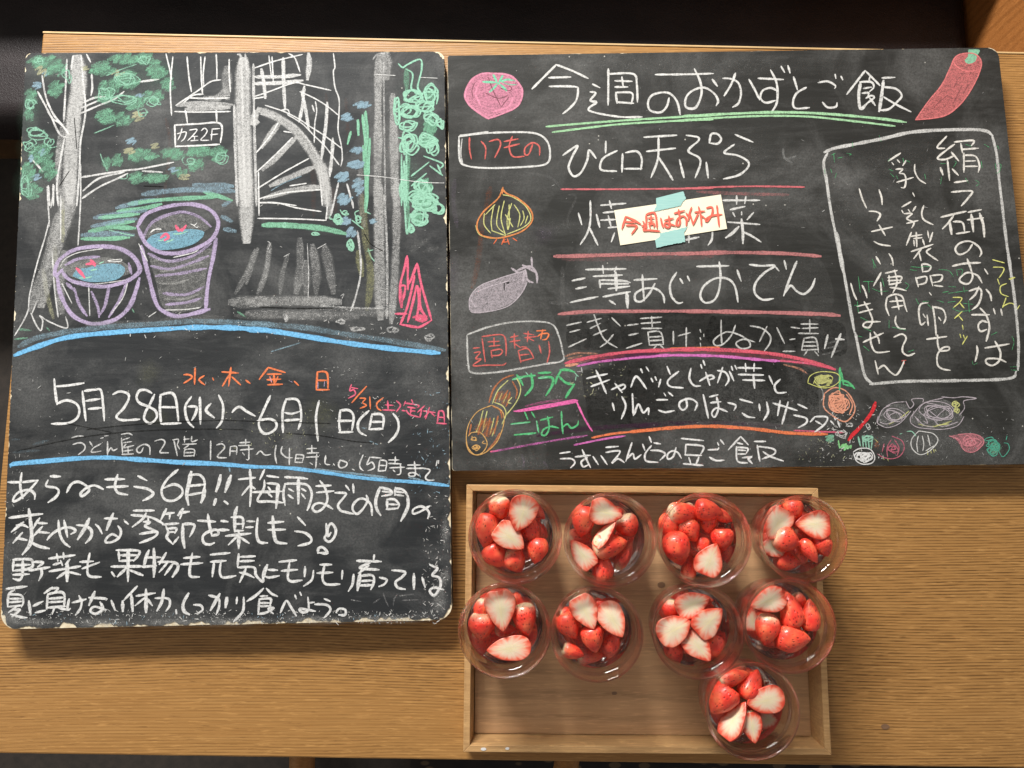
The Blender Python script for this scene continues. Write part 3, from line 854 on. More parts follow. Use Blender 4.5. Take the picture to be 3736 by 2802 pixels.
1890 760 1888 925;1945 795 1990 785 2015 820 1950 900 2030 910
O 800 1300 2.4578
S white 18 .72
100 810 95 890;100 810 155 810 155 880;100 850 145 850;185 775 275 770;238 745 235 800;175 800 285 798;190 840 305 830;265 800 265 920 245 925;210 865 225 885;335 880 370 850 410 885 460 880;510 800 500 880 515 960
565 810 555 860 600 905 655 910;630 825 628 970;690 880 680 940;690 880 755 890 745 945;690 915 745 915;680 950 745 952;785 830 870 825;830 800 830 870;790 868 890 865;780 905 890 900;875 880 865 1000;815 955 835 970
S white 18 .85
955 890 950 960 990 972;1025 965 1032 975;1085 930 1070 970 1085 1000 1130 990 1145 955 1085 930;1195 1012 1210 1020;1290 885 1260 960 1265 1000 1290 1025
1350 905 1325 970 1370 950 1390 1000 1335 1025;1360 905 1450 912;1440 935 1425 1030;1445 930 1500 945 1490 1025;1440 978 1495 980;1430 1028 1490 1025;1520 930 1610 930;1580 900 1575 965;1520 960 1630 965;1530 1000 1660 995;1625 970 1625 1050 1595 1062;1560 1020 1575 1035
1690 975 1800 975;1680 1005 1830 1005;1750 945 1758 1060 1710 1075 1700 1050 1750 1045 1790 1070;1800 1000 1890 1020 1850 1080 1870 1110 1925 1110;1955 935 1945 980;1968 935 1965 960
P chalk_writing|first of four large white chalk lines, ending beside the board edge
O 0 1700 2.4578
S white 30 .97
75 145 200 145 330 130;195 65 183 180 205 290;340 130 270 210 190 285 125 320 125 285 170 235 260 215 310 250 312 295;455 92 540 95;430 130 415 180 500 195 528 230 500 280 435 325
600 235 640 165 700 142 770 175 800 220 740 270 725 245 780 195 850 175 925 208;1055 80 1032 180 1060 240 1142 258;945 120 1115 118;960 190 1145 182;1240 90 1315 130;1205 185 1320 205 1375 245 1345 280 1285 310
1595 35 1500 120 1450 220 1480 300 1560 310 1630 260 1630 200 1560 165 1465 200
1690 180 1820 168;1690 260 1820 238;1715 80 1790 80 1832 130 1835 200
S white 46 .92
1715 55 1695 150 1675 260 1690 345;1835 190 1825 270 1805 325;1978 85 1965 150 1940 225;2070 90 2045 160 2020 230;1935 300 1920 345;2015 318 2040 338
O 800 1700 2.4578
S white 28 .97
175 120 320 105;275 35 285 200 275 360;275 175 205 260;285 180 320 205;405 35 365 120;430 88 530 102;405 130 400 200 345 310 450 318 575 330;430 155 500 160 535 180 525 280;300 235 560 228;440 190 465 225;440 245 470 275
590 100 700 105 790 115;590 160 575 250 590 350;590 160 740 160 800 180 830 250 815 330 790 395;625 205 665 228;620 260 660 290;740 205 775 225;740 250 770 290
870 180 1000 175;875 238 1025 225;905 135 950 200 970 300 930 380 870 412 838 385 850 350 900 332 960 350 1015 385
1040 240 1135 245 1115 285 1065 350 1090 400 1140 415 1200 430;1135 175 1165 215;1200 165 1205 238
1320 265 1330 310 1285 390 1235 430 1200 400 1200 350 1250 298 1310 300 1360 350 1370 440
1440 192 1530 215 1545 250 1460 270;1465 228 1535 235;1580 195 1575 260;1580 200 1650 215 1690 270;1580 228 1650 238;1585 258 1650 268;1505 300 1505 385;1510 300 1570 300 1612 345 1600 380;1520 342 1600 347;1500 388 1600 380
1885 360 1800 410 1740 428 1740 390 1800 362 1850 380 1882 420 1870 468
S white 38 .92
525 170 520 280 510 375;1440 195 1405 300 1410 380 1445 440;1690 270 1690 370 1630 490;710 110 710 335
P chalk_writing|second of four large white chalk lines, ending in an exclamation mark
O 0 1700 2.4578
S white 30 .96
85 465 200 450 380 430;270 680 350 720 440 740;210 505 105 590;150 530 210 530 250 550;200 600 120 688;150 645 240 665;355 470 320 520 300 560;330 510 420 515;380 545 300 630;330 590 440 600
425 660 480 600 570 555 640 555 680 580 640 610;575 490 590 560 605 635;525 490 535 600 570 680 625 725
690 530 770 540 820 580 815 640 770 690;860 525 890 555 915 605
940 470 1050 472;1120 495 1148 520;1060 540 1085 580 1070 640 1010 680 950 685 955 650 1010 612 1065 645
1200 400 1380 400;1180 440 1350 460 1460 515;1310 425 1280 475 1190 545;1290 500 1345 505 1300 540 1395 578;1255 610 1405 590 1380 640 1255 690;1330 460 1330 500
1480 430 1560 420;1525 430 1520 472;1610 420 1695 410;1630 425 1615 470;1460 525 1600 515;1490 540 1510 600 1495 640 1550 700;1510 560 1582 560 1570 600;1510 592 1570 592;1560 690 1600 640;1640 520 1740 525 1730 580 1702 632
1775 490 1930 500;1865 435 1880 540 1900 620;1900 625 1960 610 1940 572 1870 590 1820 630 1830 690 1880 705 1920 690;1985 495 2040 500;1960 572 2050 575
S white 42 .88
260 390 275 500 285 640 260 720 205 790;800 475 760 560 700 655;1015 430 985 500 958 570;1490 390 1445 480;1640 388 1600 440;1640 530 1640 640 1655 730
O 800 1700 2.4578
S white 30 .96
110 460 200 460 215 500 210 560;145 520 210 520;140 582 215 580;250 495 315 498;300 548 240 550;20 490 75 500;0 575 70 570;60 628 280 605;160 632 85 705;190 640 265 692
345 470 335 600 360 680 430 690;440 510 575 500;440 572 590 570;705 460 770 530;680 585 770 600 825 650 810 690 710 715
960 520 965 600 945 650 985 680 1030 640 1045 570 1005 515 975 560 975 630 1000 600;885 780 890 740 930 730 968 780 900 778
S white 40 .9
160 370 140 450 140 585;175 600 175 735;480 455 490 600 515 680 600 695
P chalk_writing|third of four large white chalk lines, filling the board's width
O 0 1700 2.4578
S white 29 .96
125 840 115 935;120 840 240 835 290 850 278 915 120 940;130 890 270 885;120 975 260 970;205 980 175 1022 120 1010;300 860 388 865 340 905;265 938 445 908;370 920 375 970 350 1025
440 830 670 800;510 790 520 850;570 780 572 830;480 885 540 870;545 850 560 890;625 840 590 880;445 945 720 900;590 950 515 1005;620 950 720 975
720 860 835 855;740 920 890 865;805 785 785 900 800 985 905 995;1065 770 1070 850;1045 755 1240 760 1242 800 1200 850;1085 800 1230 800;1080 852 1200 845;1000 902 1280 900;1130 920 1055 990;1160 932 1280 980
1310 820 1440 820;1280 905 1400 895;1490 780 1430 880;1420 860 1540 860;1500 870 1430 950;1550 880 1480 975;1650 825 1790 815;1625 882 1815 870;1725 785 1702 930 1712 990 1785 995
1890 795 2060 780;1890 860 2025 850;1920 865 1905 990;1980 870 1972 950 2000 1000 2112 985
S white 42 .9
205 850 205 980;605 870 602 1030;1150 755 1148 1030;1335 760 1310 820 1290 905;1380 745 1385 870 1380 990;1540 860 1590 880 1595 920 1550 990;1005 955 1025 985
O 800 1700 2.4578
S white 29 .96
175 790 165 900;190 815 320 810;190 855 310 850;170 910 310 910 330 980 390 1040 400 1020;240 920 185 1040;185 955 250 970 310 1000;440 930 520 935;415 990 450 1000 535 985
540 860 690 845;560 940 700 930;630 870 615 1000 650 1035 740 1025;770 905 765 990;845 940 830 1020 760 1075;905 885 1005 885;880 960 1015 955;945 890 925 1000 960 1060 1078 1060;1105 940 1100 1010;1205 975 1195 1060 1160 1120
1390 800 1385 835;1235 850 1450 857;1350 870 1260 915 1430 930;1340 895 1250 960;1270 985 1370 980 1388 1030 1360 1105;1265 1032 1375 1027;1255 1072 1370 1068;1440 1000 1502 1020 1480 1060 1435 1080
1550 935 1665 950 1640 995 1582 1040 1600 1090 1665 1105;1820 1000 1845 1085;1890 885 1930 905 1958 920 1910 980 1970 1000 1985 1070 1930 1160 1888 1120 1930 1090 2010 1110
S white 38 .92
430 890 405 950 390 1025;1265 960 1240 1112;1745 970 1745 1100
P chalk_writing|last of four large white chalk lines, nearest the board's worn lower edge
O 0 1700 2.4578
S white 28 .95
60 1100 240 1080;130 1112 80 1150 70 1260;80 1150 190 1160 210 1220 195 1260;90 1190 190 1190;90 1222 190 1215;80 1262 200 1250;150 1262 80 1312;130 1290 180 1290 110 1350;100 1330 190 1355 240 1360
300 1255 385 1215;320 1315 405 1295;470 1090 400 1140;450 1100 522 1095 490 1130;430 1150 420 1280;430 1150 540 1130 580 1160 575 1260;440 1190 570 1180;440 1222 570 1215;430 1270 590 1258;490 1270 470 1325;530 1275 610 1290
620 1195 605 1290 630 1280;650 1225 770 1195;710 1165 732 1220 720 1280 680 1335;800 1180 950 1190 955 1200;900 1222 922 1280 860 1325 810 1300 850 1262 950 1290
1230 1080 1110 1205;1225 1165 1390 1140;1300 1180 1215 1250;1320 1190 1365 1250;1395 1185 1510 1190 1522 1250 1490 1300;1740 1245 1800 1250 1818 1290 1770 1325;1875 1160 1960 1190 1965 1260 1940 1330;2030 1180 2020 1268
S white 38 .9
260 1215 275 1330;850 1130 800 1245;1000 1210 1032 1290;1100 1215 1102 1300;1180 1160 1190 1300;1310 1110 1310 1310;1470 1110 1450 1220 1410 1295;1580 1295 1582 1320;1690 1145 1645 1230 1650 1300 1695 1330;1970 1150 1930 1220 1890 1290
O 800 1700 2.4578
S white 28 .95
75 1180 60 1268;160 1180 155 1232;220 1180 212 1300 130 1395;395 1100 330 1160 250 1212;425 1100 470 1145 520 1168;370 1168 430 1165;360 1200 350 1325;360 1195 460 1190 455 1250;365 1228 450 1228;360 1258 460 1255;350 1328 420 1315 490 1275 440 1278 482 1322
550 1312 600 1210 640 1260 690 1342;680 1160 690 1188;725 1135 735 1158;795 1180 800 1290 745 1312 725 1280 860 1302;810 1228 850 1222;945 1192 992 1212;860 1240 960 1245 998 1290 940 1362;1050 1312 1075 1280 1130 1290 1128 1335 1075 1335
P scratch|thin pale scratches across the dark paint
O 900 0 2.212
S white 8 .8
890 1412 1000 1420 1110 1430 1400 1470 1615 1477;1030 600 1200 610;1400 625 1540 632
O 0 1300 2.4578
S dark 8 .8
150 850 500 770 900 700 1400 660 1900 650 2180 655;600 600 1000 680;780 655 1100 620 1500 590 2000 570
O 800 1300 2.4578
0 570 600 590 1000 600;600 690 900 710 1200 760 1400 775
O 0 0 2.212
S dark 10 .8
1160 1500 1320 1505;600 950 620 1200;560 1380 480 1500
O 900 600 2.212
100 1150 400 1160 700 1160;1280 0 1290 0;950 560 1000 640 1100 700
B right
P chalk_smudge
O 1600 150 2.212
S haze 60 .2
H 1500 200 900 120;H 1300 900 300 200;H 500 1100 450 160;H 1000 1500 500 120
S haze 26 .2
700 1060 900 1100 980 1180;1050 1240 1110 1260 1050 1400 1040 1500
S mauve 50 .2
130 1120 120 1300 150 1500;H 850 1560 120 100
S rust 60 .28
420 1180 370 1400 330 1640
O 1600 850 2.212
345 30 310 280 270 440
S haze 50 .22
H 700 950 500 260;H 1500 450 600 200;H 900 1250 500 200;H 400 1500 500 200;1000 280 1000 600;900 560 1040 570
S mauve 50 .2
H 120 350 60 200
O 2500 150 2.212
S haze 60 .2
H 500 200 700 150;H 500 900 400 200;H 800 1300 300 200;H 1700 1000 500 250;H 1300 1300 200 500
S haze 30 .4
790 870 800 940 860 980;830 950 890 930
S dustyred 36 .4
100 1215 400 1230 830 1240
O 2500 850 2.212
S haze 60 .2
H 500 400 600 150;H 1200 800 200 300;H 1900 1300 400 120;H 1700 400 450 400
S haze 20 .35
1130 900 1250 860;1100 940 1240 910;1110 980 1250 950
O 2300 1200 2.765
S haze 60 .25
H 1900 1150 400 200;H 700 1350 900 90;H 1000 800 900 100
S darkpurple 60 .4
0 970 500 950 1000 950 1500 980
O 1600 1200 2.765
S haze 60 .3
H 1300 450 400 250;H 700 1350 700 120;H 1150 700 350 250;H 400 430 300 60
S mauve 24 .3
840 1270 860 1340 850 1420;1060 1340 1100 1390
S darkpurple 60 .5
1000 1080 1300 1030 1700 990 2212 970
O 2936 1200 2.765
S haze 60 .3
H 1300 1150 900 200;H 1900 1300 200 100
P wiped_patch
O 1600 850 2.212
S haze 60 .13
F 1040 215 1500 205 2200 210 2200 610 1500 610 980 615
S dark 60 .4
F 1060 665 1500 655 2200 660 2200 905 1700 915 1080 930
O 2500 850 2.212
S haze 60 .13
F 212 210 800 205 1090 215 1180 600 700 590 212 600
S dark 60 .4
F 212 665 700 680 1220 710 1300 850 1260 990 900 930 212 895
O 2300 1200 2.765
F 0 320 500 300 1000 305 1600 350 1850 430 1900 700 1850 960 1500 950 800 930 0 975
O 1600 1200 2.765
F 1440 420 1700 380 1925 355 1925 970 1560 1000 1480 700
O 1600 150 2.212
S haze 60 .1
F 850 740 1500 710 2200 680 2200 1160 980 1170
F 100 160 1500 130 2200 120 2200 580 860 640 700 700 100 700
P chalk_tomato|pink chalk tomato with green leaves
O 1600 150 2.212
S tomato 30 .68
F 405 630 330 580 250 520 215 440 230 370 270 310 330 270 400 265 520 265 600 290 650 350 678 430 640 520 560 570 470 590
S tomato 22 .95
405 628 300 560 230 490 215 420 260 320 340 268 450 262 580 280 660 360 675 430 640 520 530 580 405 625;340 320 300 420 340 520;600 460 560 530 440 570
S tomatodark 10 .7
290 340 270 400 280 460;500 380 570 400 590 380 570 360;380 420 480 460 560 440;570 450 530 500 500 540;400 290 440 400 500 520
S mintg 26 .95
440 265 470 330;522 268 485 340;360 328 470 335;412 410 450 375 480 340;548 400 520 370 490 345;500 325 560 310 590 318
S mintg 14 .7
510 330 570 350 630 352;510 320 580 310 625 325
P chalk_chili|red chalk chili pepper with green stem
O 2936 0 2.765
S chili 30 .62
F 1115 1212 1180 1120 1270 1010 1370 870 1450 720 1490 610 1530 560 1620 540 1720 550 1780 610 1770 720 1720 820 1660 930 1590 1040 1500 1120 1390 1180 1250 1205
S chili 18 .95
1118 1208 1250 1020 1380 860 1470 680 1510 590 1570 548 1700 540 1778 610 1765 720 1680 900 1560 1060 1400 1172 1120 1210;1490 620 1560 690 1650 720 1760 700
S tomatodark 10 .55
1570 660 1600 670;1640 660 1680 665;1570 740 1610 745;1690 700 1660 760;1540 800 1510 880;1650 850 1600 950;1450 980 1500 1000;1540 990 1500 1000;1380 1000 1300 1090;1590 860 1500 1040;1440 960 1360 1030;1240 1150 1300 1130
S green 30 .9
F 1650 500 1750 488 1765 520 1740 560 1720 620 1650 645 1612 610 1645 570
P chalk_writing|white chalk title along the top of the menu
O 1600 150 2.212
S white2 24 .97
950 190 860 280 755 385;950 190 1080 240 1205 300;890 295 1065 290;895 365 1100 368 1125 400 1110 480 1060 540 1005 585
1245 348 1300 375;1225 410 1268 420 1225 480 1272 495 1215 560 1450 610 1640 612;1370 225 1370 370 1368 515;1375 265 1570 265 1600 350 1605 490;1425 320 1560 325;1480 290 1490 365;1425 370 1525 370;1430 415 1440 500;1430 415 1550 415 1568 450 1555 505;1440 492 1572 502
1860 460 1840 530 1790 575 1710 560 1690 500 1720 440 1800 415 1870 425 1925 490 1950 592
O 2500 150 2.212
-240 270 0 268 225 262;75 225 122 330 130 430 90 530 35 545 0 520 10 450 60 400 150 375 230 420 265 480 250 520;220 310 258 362
305 300 370 305 430 340 450 420 430 500 385 532;405 260 370 350 315 440;515 310 560 390 600 472
590 300 790 310;690 235 735 330 745 430 735 510 695 575;740 400 690 378 625 400 608 460 650 497 725 480;775 205 800 250;830 200 845 255
875 290 905 392;975 375 900 420 870 490 890 542 1000 537;1075 335 1150 325 1212 360 1207 380;1110 495 1150 535 1215 530 1225 500;1210 270 1215 300;1258 285 1270 310
1450 240 1305 428;1455 240 1570 357;1410 330 1500 330 1522 370 1490 405;1490 290 1480 330;1440 382 1500 372;1430 420 1480 418 1475 440;1460 460 1500 440 1525 455 1470 500;1490 460 1532 517;1590 297 1690 293;1600 370 1700 385 1747 440 1700 500 1640 550 1570 558;1600 450 1700 510 1820 570
S white2 34 .92
1415 335 1400 440 1415 545 1465 505;1600 320 1582 460 1565 565
P chalk_line|pair of pale green chalk lines under the title
O 1600 150 2.212
S ltgreen 24 .95
870 690 1100 670 1500 640 1990 610 2212 602
920 735 1200 700 1500 668 2000 640 2212 634
O 2500 150 2.212
S ltgreen 30 .95
-20 606 400 585 700 575 1000 580 1300 600 1600 630 1780 655
S ltgreen 24 .95
-20 637 400 612 700 603 1000 610 1300 640 1690 686
P chalk_frame|white chalk box around the upper red word
O 1600 150 2.212
S white2 22 .88
165 770 350 745 600 735 780 745 870 800 900 900 870 990 700 1015 400 1025 220 1005 170 950 165 780
S white2 14 .7
190 790 180 900 195 990;170 760 400 730
P chalk_writing|red word inside the upper white box
S red 18 .85
250 780 250 870 265 950;345 810 380 860 375 950;410 810 480 795 500 840 455 938;595 770 570 850 600 930 690 930;530 810 640 790;530 860 650 830;760 830 730 910 698 915 700 860 760 820 812 850 815 920
P chalk_writing|first white dish line, above the first red rule
S white2 24 .95
1005 920 1120 845 1080 930 1050 1020 1090 1090 1150 1060 1200 960 1215 880 1270 945;1350 810 1348 900;1440 885 1335 940 1305 1000 1320 1042 1435 1050
1485 910 1480 1055;1510 900 1600 890 1640 950 1632 1035;1500 1030 1640 1030;1660 775 1920 760;1680 890 1910 865;1775 780 1770 950 1715 1100;1770 930 1830 1020 1890 1120;1945 960 1980 1100
O 2500 150 2.212
10 760 100 775 105 805 25 885 110 940 120 1000 80 1102;170 980 185 1102;195 820 210 752 260 750 290 790 260 828 195 822
405 755 545 815;395 835 315 900 420 922 505 970 505 1020 430 1082 310 1112
P chalk_line|first red chalk rule, thin and straight
O 1600 150 2.212
S red2 20 .92
990 1195 1500 1195 2212 1188
O 2500 150 2.212
-10 1188 500 1172 960 1178
P chalk_writing|second white dish line, partly covered by the taped note
O 1600 150 2.212
S white2 22 .86
1130 1390 1155 1480;1225 1290 1225 1450 1200 1550 1145 1640;1215 1500 1285 1645;1275 1400 1300 1500;1310 1325 1510 1310;1380 1290 1395 1350;1330 1385 1430 1375;1310 1445 1430 1440;1370 1410 1390 1490;1370 1505 1440 1500;1420 1550 1395 1618;1990 1605 2100 1582;2020 1560 2020 1625
O 2500 150 2.212
220 1530 215 1600 185 1645;305 1285 600 1285;415 1250 415 1315;490 1255 480 1310;365 1360 480 1335;385 1385 400 1415;455 1380 455 1400;550 1385 500 1440;345 1460 600 1480;470 1540 540 1575 610 1620
S white2 34 .82
455 1440 465 1540 465 1630;430 1500 380 1550 330 1585
P chalk_line|second red chalk rule, thick and dusty
O 1600 850 2.212
S dustyred 76 .25
1000 205 1600 190 2212 185
S dustyred 42 .78
935 188 1040 187 1200 183 1700 170 2212 165
O 2500 850 2.212
-10 165 300 158 600 160 850 168 1090 188
P chalk_writing|third white dish line, between the two thick red rules
O 1600 850 2.212
S white2 24 .84
1080 385 1180 365;1110 450 1190 435;1065 560 1180 535 1285 515;1190 295 1510 290;1325 265 1330 325;1435 275 1420 310;1250 350 1480 340;1300 380 1305 440;1310 380 1480 385 1545 400;1310 410 1530 410;1370 450 1540 430;1330 515 1460 490 1545 475;1380 545 1425 575
1580 380 1760 370;1645 340 1650 440 1660 545;1745 410 1700 490 1640 550 1590 545 1590 490 1660 450 1750 450 1810 500 1822 562;1920 320 1870 410 1880 510 1930 565 1967 560;1950 370 1970 405;2010 350 2025 385
S white2 38 .84
1430 320 1435 460;1520 480 1525 600
O 2500 850 2.212
S white2 24 .88
95 270 350 265;275 235 285 350 270 470 230 545 160 562 122 510 150 430 240 368 340 370 400 430 425 555;420 300 450 387;520 255 610 265 720 265 640 320 570 400 560 480 620 537 710 530;730 275 755 305;800 225 815 290;900 230 850 350 795 505;800 490 850 425 900 470 960 492 1020 440 1047 370
P chalk_line|third red chalk rule, thick and dusty
O 1600 850 2.212
S dustyred 36 .82
970 655 1200 635 1500 632 2212 630
O 2500 850 2.212
S dustyred 42 .82
-10 632 600 640 1100 655 1245 667
P chalk_writing|fourth dish line in thin grey chalk
O 1600 850 2.212
S white2 18 .66
1035 745 1150 720;1060 800 1140 780;1050 920 1190 855;1200 720 1310 690;1225 770 1305 730;1255 660 1290 760 1340 860 1440 925;1250 825 1355 780;1410 820 1360 880 1305 920;1400 685 1465 750
1525 745 1610 735;1535 825 1610 810;1515 930 1640 890;1630 690 1800 680;1635 730 1790 720;1640 770 1800 770;1720 675 1725 770;1690 800 1700 900;1690 800 1790 800 1815 900;1700 840 1800 835;1700 870 1800 865;1700 905 1810 900;1760 905 1735 935;1790 905 1815 930;1895 795 1895 895;1935 830 2030 805;2000 765 1998 920
O 2500 850 2.212
120 780 125 800;120 845 125 860;150 818 150 835;122 890 125 915;290 705 290 800 295 900;405 745 370 830 300 900 240 905 235 860 330 800 430 820 510 870 520 920 450 932 410 890 470 858 560 880
525 750 620 770 685 830 682 890 640 950;660 755 600 875;740 765 800 890;855 760 925 770;845 860 885 855;790 955 885 955;935 735 1070 735;1005 700 1005 800;945 770 1070 765;915 810 1075 812;960 850 940 940;960 850 1050 850 1075 960;960 880 1060 880;950 912 1060 912;940 945 1070 940;985 950 960 985;1045 955 1075 990
S white2 24 .75
1150 825 1125 930;1255 815 1220 900 1180 1000;1215 855 1280 860
P chalk_frame|grey chalk box around the lower red word
O 1600 850 2.212
S white2 20 .62
235 820 400 760 600 720 800 715 920 740 970 830 1000 950 1000 1030 850 1060 500 1120 280 1130 240 1060 230 830
P chalk_writing|red word inside the lower grey box
O 1600 1200 2.765
S red 20 .82
350 195 410 190;360 240 420 235 375 300 430 305 350 370 500 365 640 365 680 345;440 100 455 220 470 330;440 78 640 60 680 150 680 270;500 130 610 125;560 90 560 170;510 175 620 165;530 220 540 290;530 220 620 205 645 230 610 265 530 270
725 85 800 70;720 130 820 115;765 50 765 130 770 195;770 150 830 190;860 45 960 60;870 90 1000 75;905 25 895 130;900 90 960 120;840 180 890 185;805 225 830 340;805 220 900 200 960 290;820 265 910 255;830 325 960 295;1015 165 1035 245;1110 130 1120 230 1095 340
S orange 20 .9
990 20 1080 15;1050 10 1030 100;1000 75 1040 50 1110 50 1090 100 1050 110
P chalk_line|wide pink, red and purple chalk arch
O 1600 1200 2.765
S crimson 90 .3
1300 345 1500 305 1900 250 2212 235
S darkpurple 60 .6
1500 340 1900 270 2212 250
O 2300 1200 2.765
S crimson 90 .28
-10 255 400 235 900 235 1400 275 1800 340 2000 390
O 1600 1200 2.765
S salmon 30 .4
1280 275 1400 245 1600 250;1300 300 1450 270
S crimson 46 .72
1280 345 1400 315 1600 275 1900 235 2212 215
S salmon 50 .7
1290 370 1400 355
S magenta 30 .72
1400 375 1600 335 1900 300 2212 278
O 2300 1200 2.765
S crimson 52 .74
-10 235 400 212 800 208 1200 228 1500 262 1800 325 2060 408
S magenta 38 .85
-10 290 250 272 500 265 900 275 1300 310 1500 325
S orange 22 .8
1200 215 1400 240 1700 295 1950 370;400 195 900 185
S pink 26 .8
1500 320 1800 350 2060 410
S salmon 30 .45
1550 360 1700 400 1780 450
P chalk_writing|green chalk word above the pink corner line
O 1600 1200 2.765
S leaf 34 .94
750 510 870 480 970 470;790 465 820 510 850 565;935 455 945 580 875 670;1010 445 1130 440;1010 495 1140 490 1150 560 1085 670;1240 415 1200 480 1180 550;1230 412 1310 415 1370 435;1215 480 1280 540 1360 560;1370 560 1320 630 1285 690
S mint 12 .8
880 435 910 475;745 515 850 495;1010 500 1100 488;1370 440 1410 480;1380 520 1390 470
S white 14 .6
1440 390 1450 440;1400 430 1440 430
P chalk_line|pink chalk corner line around the lower green word
S hotpink 30 .9
F 750 828 1000 775 1200 740 1380 708 1395 742 1200 780 1000 815 800 840
S hotpink 24 .9
1388 725 1460 880 1510 970 1550 1030
S hotpink 30 .35
880 780 1050 740 1250 715
P chalk_writing|green chalk word under the pink corner line
S leaf 24 .94
870 840 900 912;940 840 970 892;730 960 920 940;765 1070 980 1050;990 930 1010 1045;1030 920 1150 890;1100 885 1115 1000 1080 1070 1040 1065 1060 1015 1130 985 1210 1000;1240 835 1245 960 1255 1055;1255 990 1300 960 1340 1000 1400 970 1410 930
S mint 9 .7
1235 835 1240 950;985 930 1000 1030;730 965 900 945;900 1070 980 1055;1060 1010 1150 975
P chalk_line|orange and magenta chalk arch above the lowest writing
S magenta 28 .5
530 1240 800 1190 1200 1120 1500 1075
S pink 20 .9
525 1237 600 1230
S magenta 26 .8
1370 1170 1700 1105 1880 1080
S orange 30 .85
1550 1098 1800 1052 2212 1020
O 2300 1200 2.765
S orange 44 .82
-10 1040 400 1000 800 982 1200 1005 1600 1050 1980 1062
S pink 22 .7
980 1005 1150 1005 1300 1020;1650 1025 1900 1035 2150 1045
P chalk_lotus_root|orange and yellow chalk lotus root in two segments
O 1600 1200 2.765
S haze 60 .3
H 620 700 180 200;H 470 1030 200 260
S brown 22 .8
755 465 650 505 560 600 510 740;700 620 650 700;720 640 700 740 680 780;600 640 570 740;745 530 790 620 780 700;540 775 620 820 640 900;600 880 560 1060;520 900 480 1080;440 900 400 1060;620 1050 560 1150 490 1230;330 960 310 1060;480 900 420 980
S brown 34 .4
Z 470 1000 110 110 10;Z 650 690 80 80 8
S yellow2 15 .82
790 500 825 580 820 660 770 760 680 870;700 520 600 620 545 750;560 740 650 780 680 860 640 960;450 820 415 950 380 1040;560 900 520 1060;600 930 540 1080;490 830 450 1000;640 650 610 720;690 660 650 750;740 690 700 740 730 750;480 960 440 1040
S orange2 13 .85
540 770 640 830 660 940 600 1120 490 1235 380 1272 300 1220 280 1090 310 950 400 830 540 770;300 1080 340 1045 430 1052 490 1150 450 1240 370 1270 300 1200 280 1120;Z 360 1110 38 22 5;Z 380 1200 45 30 6;460 1130 440 1150 480 1160
P chalk_onion|orange and yellow chalk onion cut in half
O 1600 150 2.212
S orange3 17 .88
515 1190 480 1270 360 1380 310 1480 340 1560 450 1590 560 1575 680 1530 755 1450 740 1360 640 1270 550 1230 515 1190;520 1180 515 1230
S yellow2 12 .85
520 1240 600 1260 700 1330 745 1430 690 1500 550 1560;300 1490 330 1560 420 1590 520 1585;530 1290 505 1430 540 1565;590 1310 555 1430 560 1520 580 1430;445 1330 425 1450 432 1530;490 1330 470 1480 530 1550;610 1320 655 1400 640 1500;680 1370 690 1430 660 1490;370 1390 368 1480 420 1550;720 1410 700 1470;455 1320 380 1400;430 1530 540 1570;540 1400 600 1500;570 1320 570 1500
S orangered 12 .9
470 1600 445 1635;530 1590 510 1640;555 1595 570 1640;600 1590 632 1612;540 1600 520 1620 560 1620
P chalk_eggplant|greyish lilac chalk eggplant
O 1600 850 2.212
S eggplant 30 .6
F 250 600 262 500 330 430 450 380 600 330 690 330 712 400 650 510 560 580 430 625 330 650 260 640
S eggplant 12 .9
250 620 255 520 330 430 480 370 640 320;270 640 400 635 560 590 660 500 715 400;290 480 420 430 560 390;300 600 260 540
S eggplant 26 .85
590 285 650 320 700 300;640 300 740 270 790 330 795 400;750 200 755 270;700 300 720 380 760 400;680 260 790 320;690 320 680 400
S dark 14 .8
510 400 570 400 550 410;530 400 530 460
P chalk_writing|white chalk salad line just below the wide arch
O 1600 1200 2.765
S white 27 .96
1495 500 1600 475 1700 455;1540 580 1720 515;1590 420 1640 530 1692 650;1745 612 1860 562 1882 590 1840 620;1780 550 1850 640;1755 750 1772 820;1850 685 1888 780 1845 905
O 2300 1200 2.765
5 585 60 480 160 602;105 405 120 440;160 385 185 425;210 500 225 532;250 485 262 515;305 510 285 582;370 380 400 455;485 430 380 520 400 580 530 595;610 400 595 500 640 570 705 575;710 362 720 395;735 320 750 365;700 525 800 470 845 490 800 512;760 440 800 567
880 420 960 440 992 510 960 570;930 390 880 542;1000 430 1042 522;1020 380 1030 415;1055 370 1070 405;1085 392 1320 397;1160 350 1165 430;1250 350 1245 425;1090 460 1340 465;1135 515 1352 520;1240 465 1252 597;1400 475 1435 557;1510 510 1455 570 1480 642 1570 640
20 655 30 872;40 860 80 760 130 845 180 800 182 862;265 715 372 715;285 820 350 840 440 825;340 650 355 675;385 640 425 675;560 700 570 780 530 818 492 780 510 730 600 705 672 750 650 820
735 665 760 780 785 897;800 685 880 665;810 745 910 735;870 690 888 800 850 890 820 850 870 798 975 835;985 745 1062 770 1045 820;1105 710 1230 745;1130 850 1180 885 1252 895;1300 760 1305 822;1375 740 1388 840 1345 917
1440 750 1560 785 1680 822;1510 725 1485 872;1590 740 1560 850 1530 957;1690 760 1780 802;1650 870 1770 900 1772 950 1695 995;1860 888 1815 937;1860 885 1982 890 1960 960 1860 1040;1870 930 1930 965;2022 930 2050 962;2058 893 2066 915;2092 930 2110 987
P chalk_writing|lowest white chalk line, above the tray
O 1600 1200 2.765
S white 25 .95
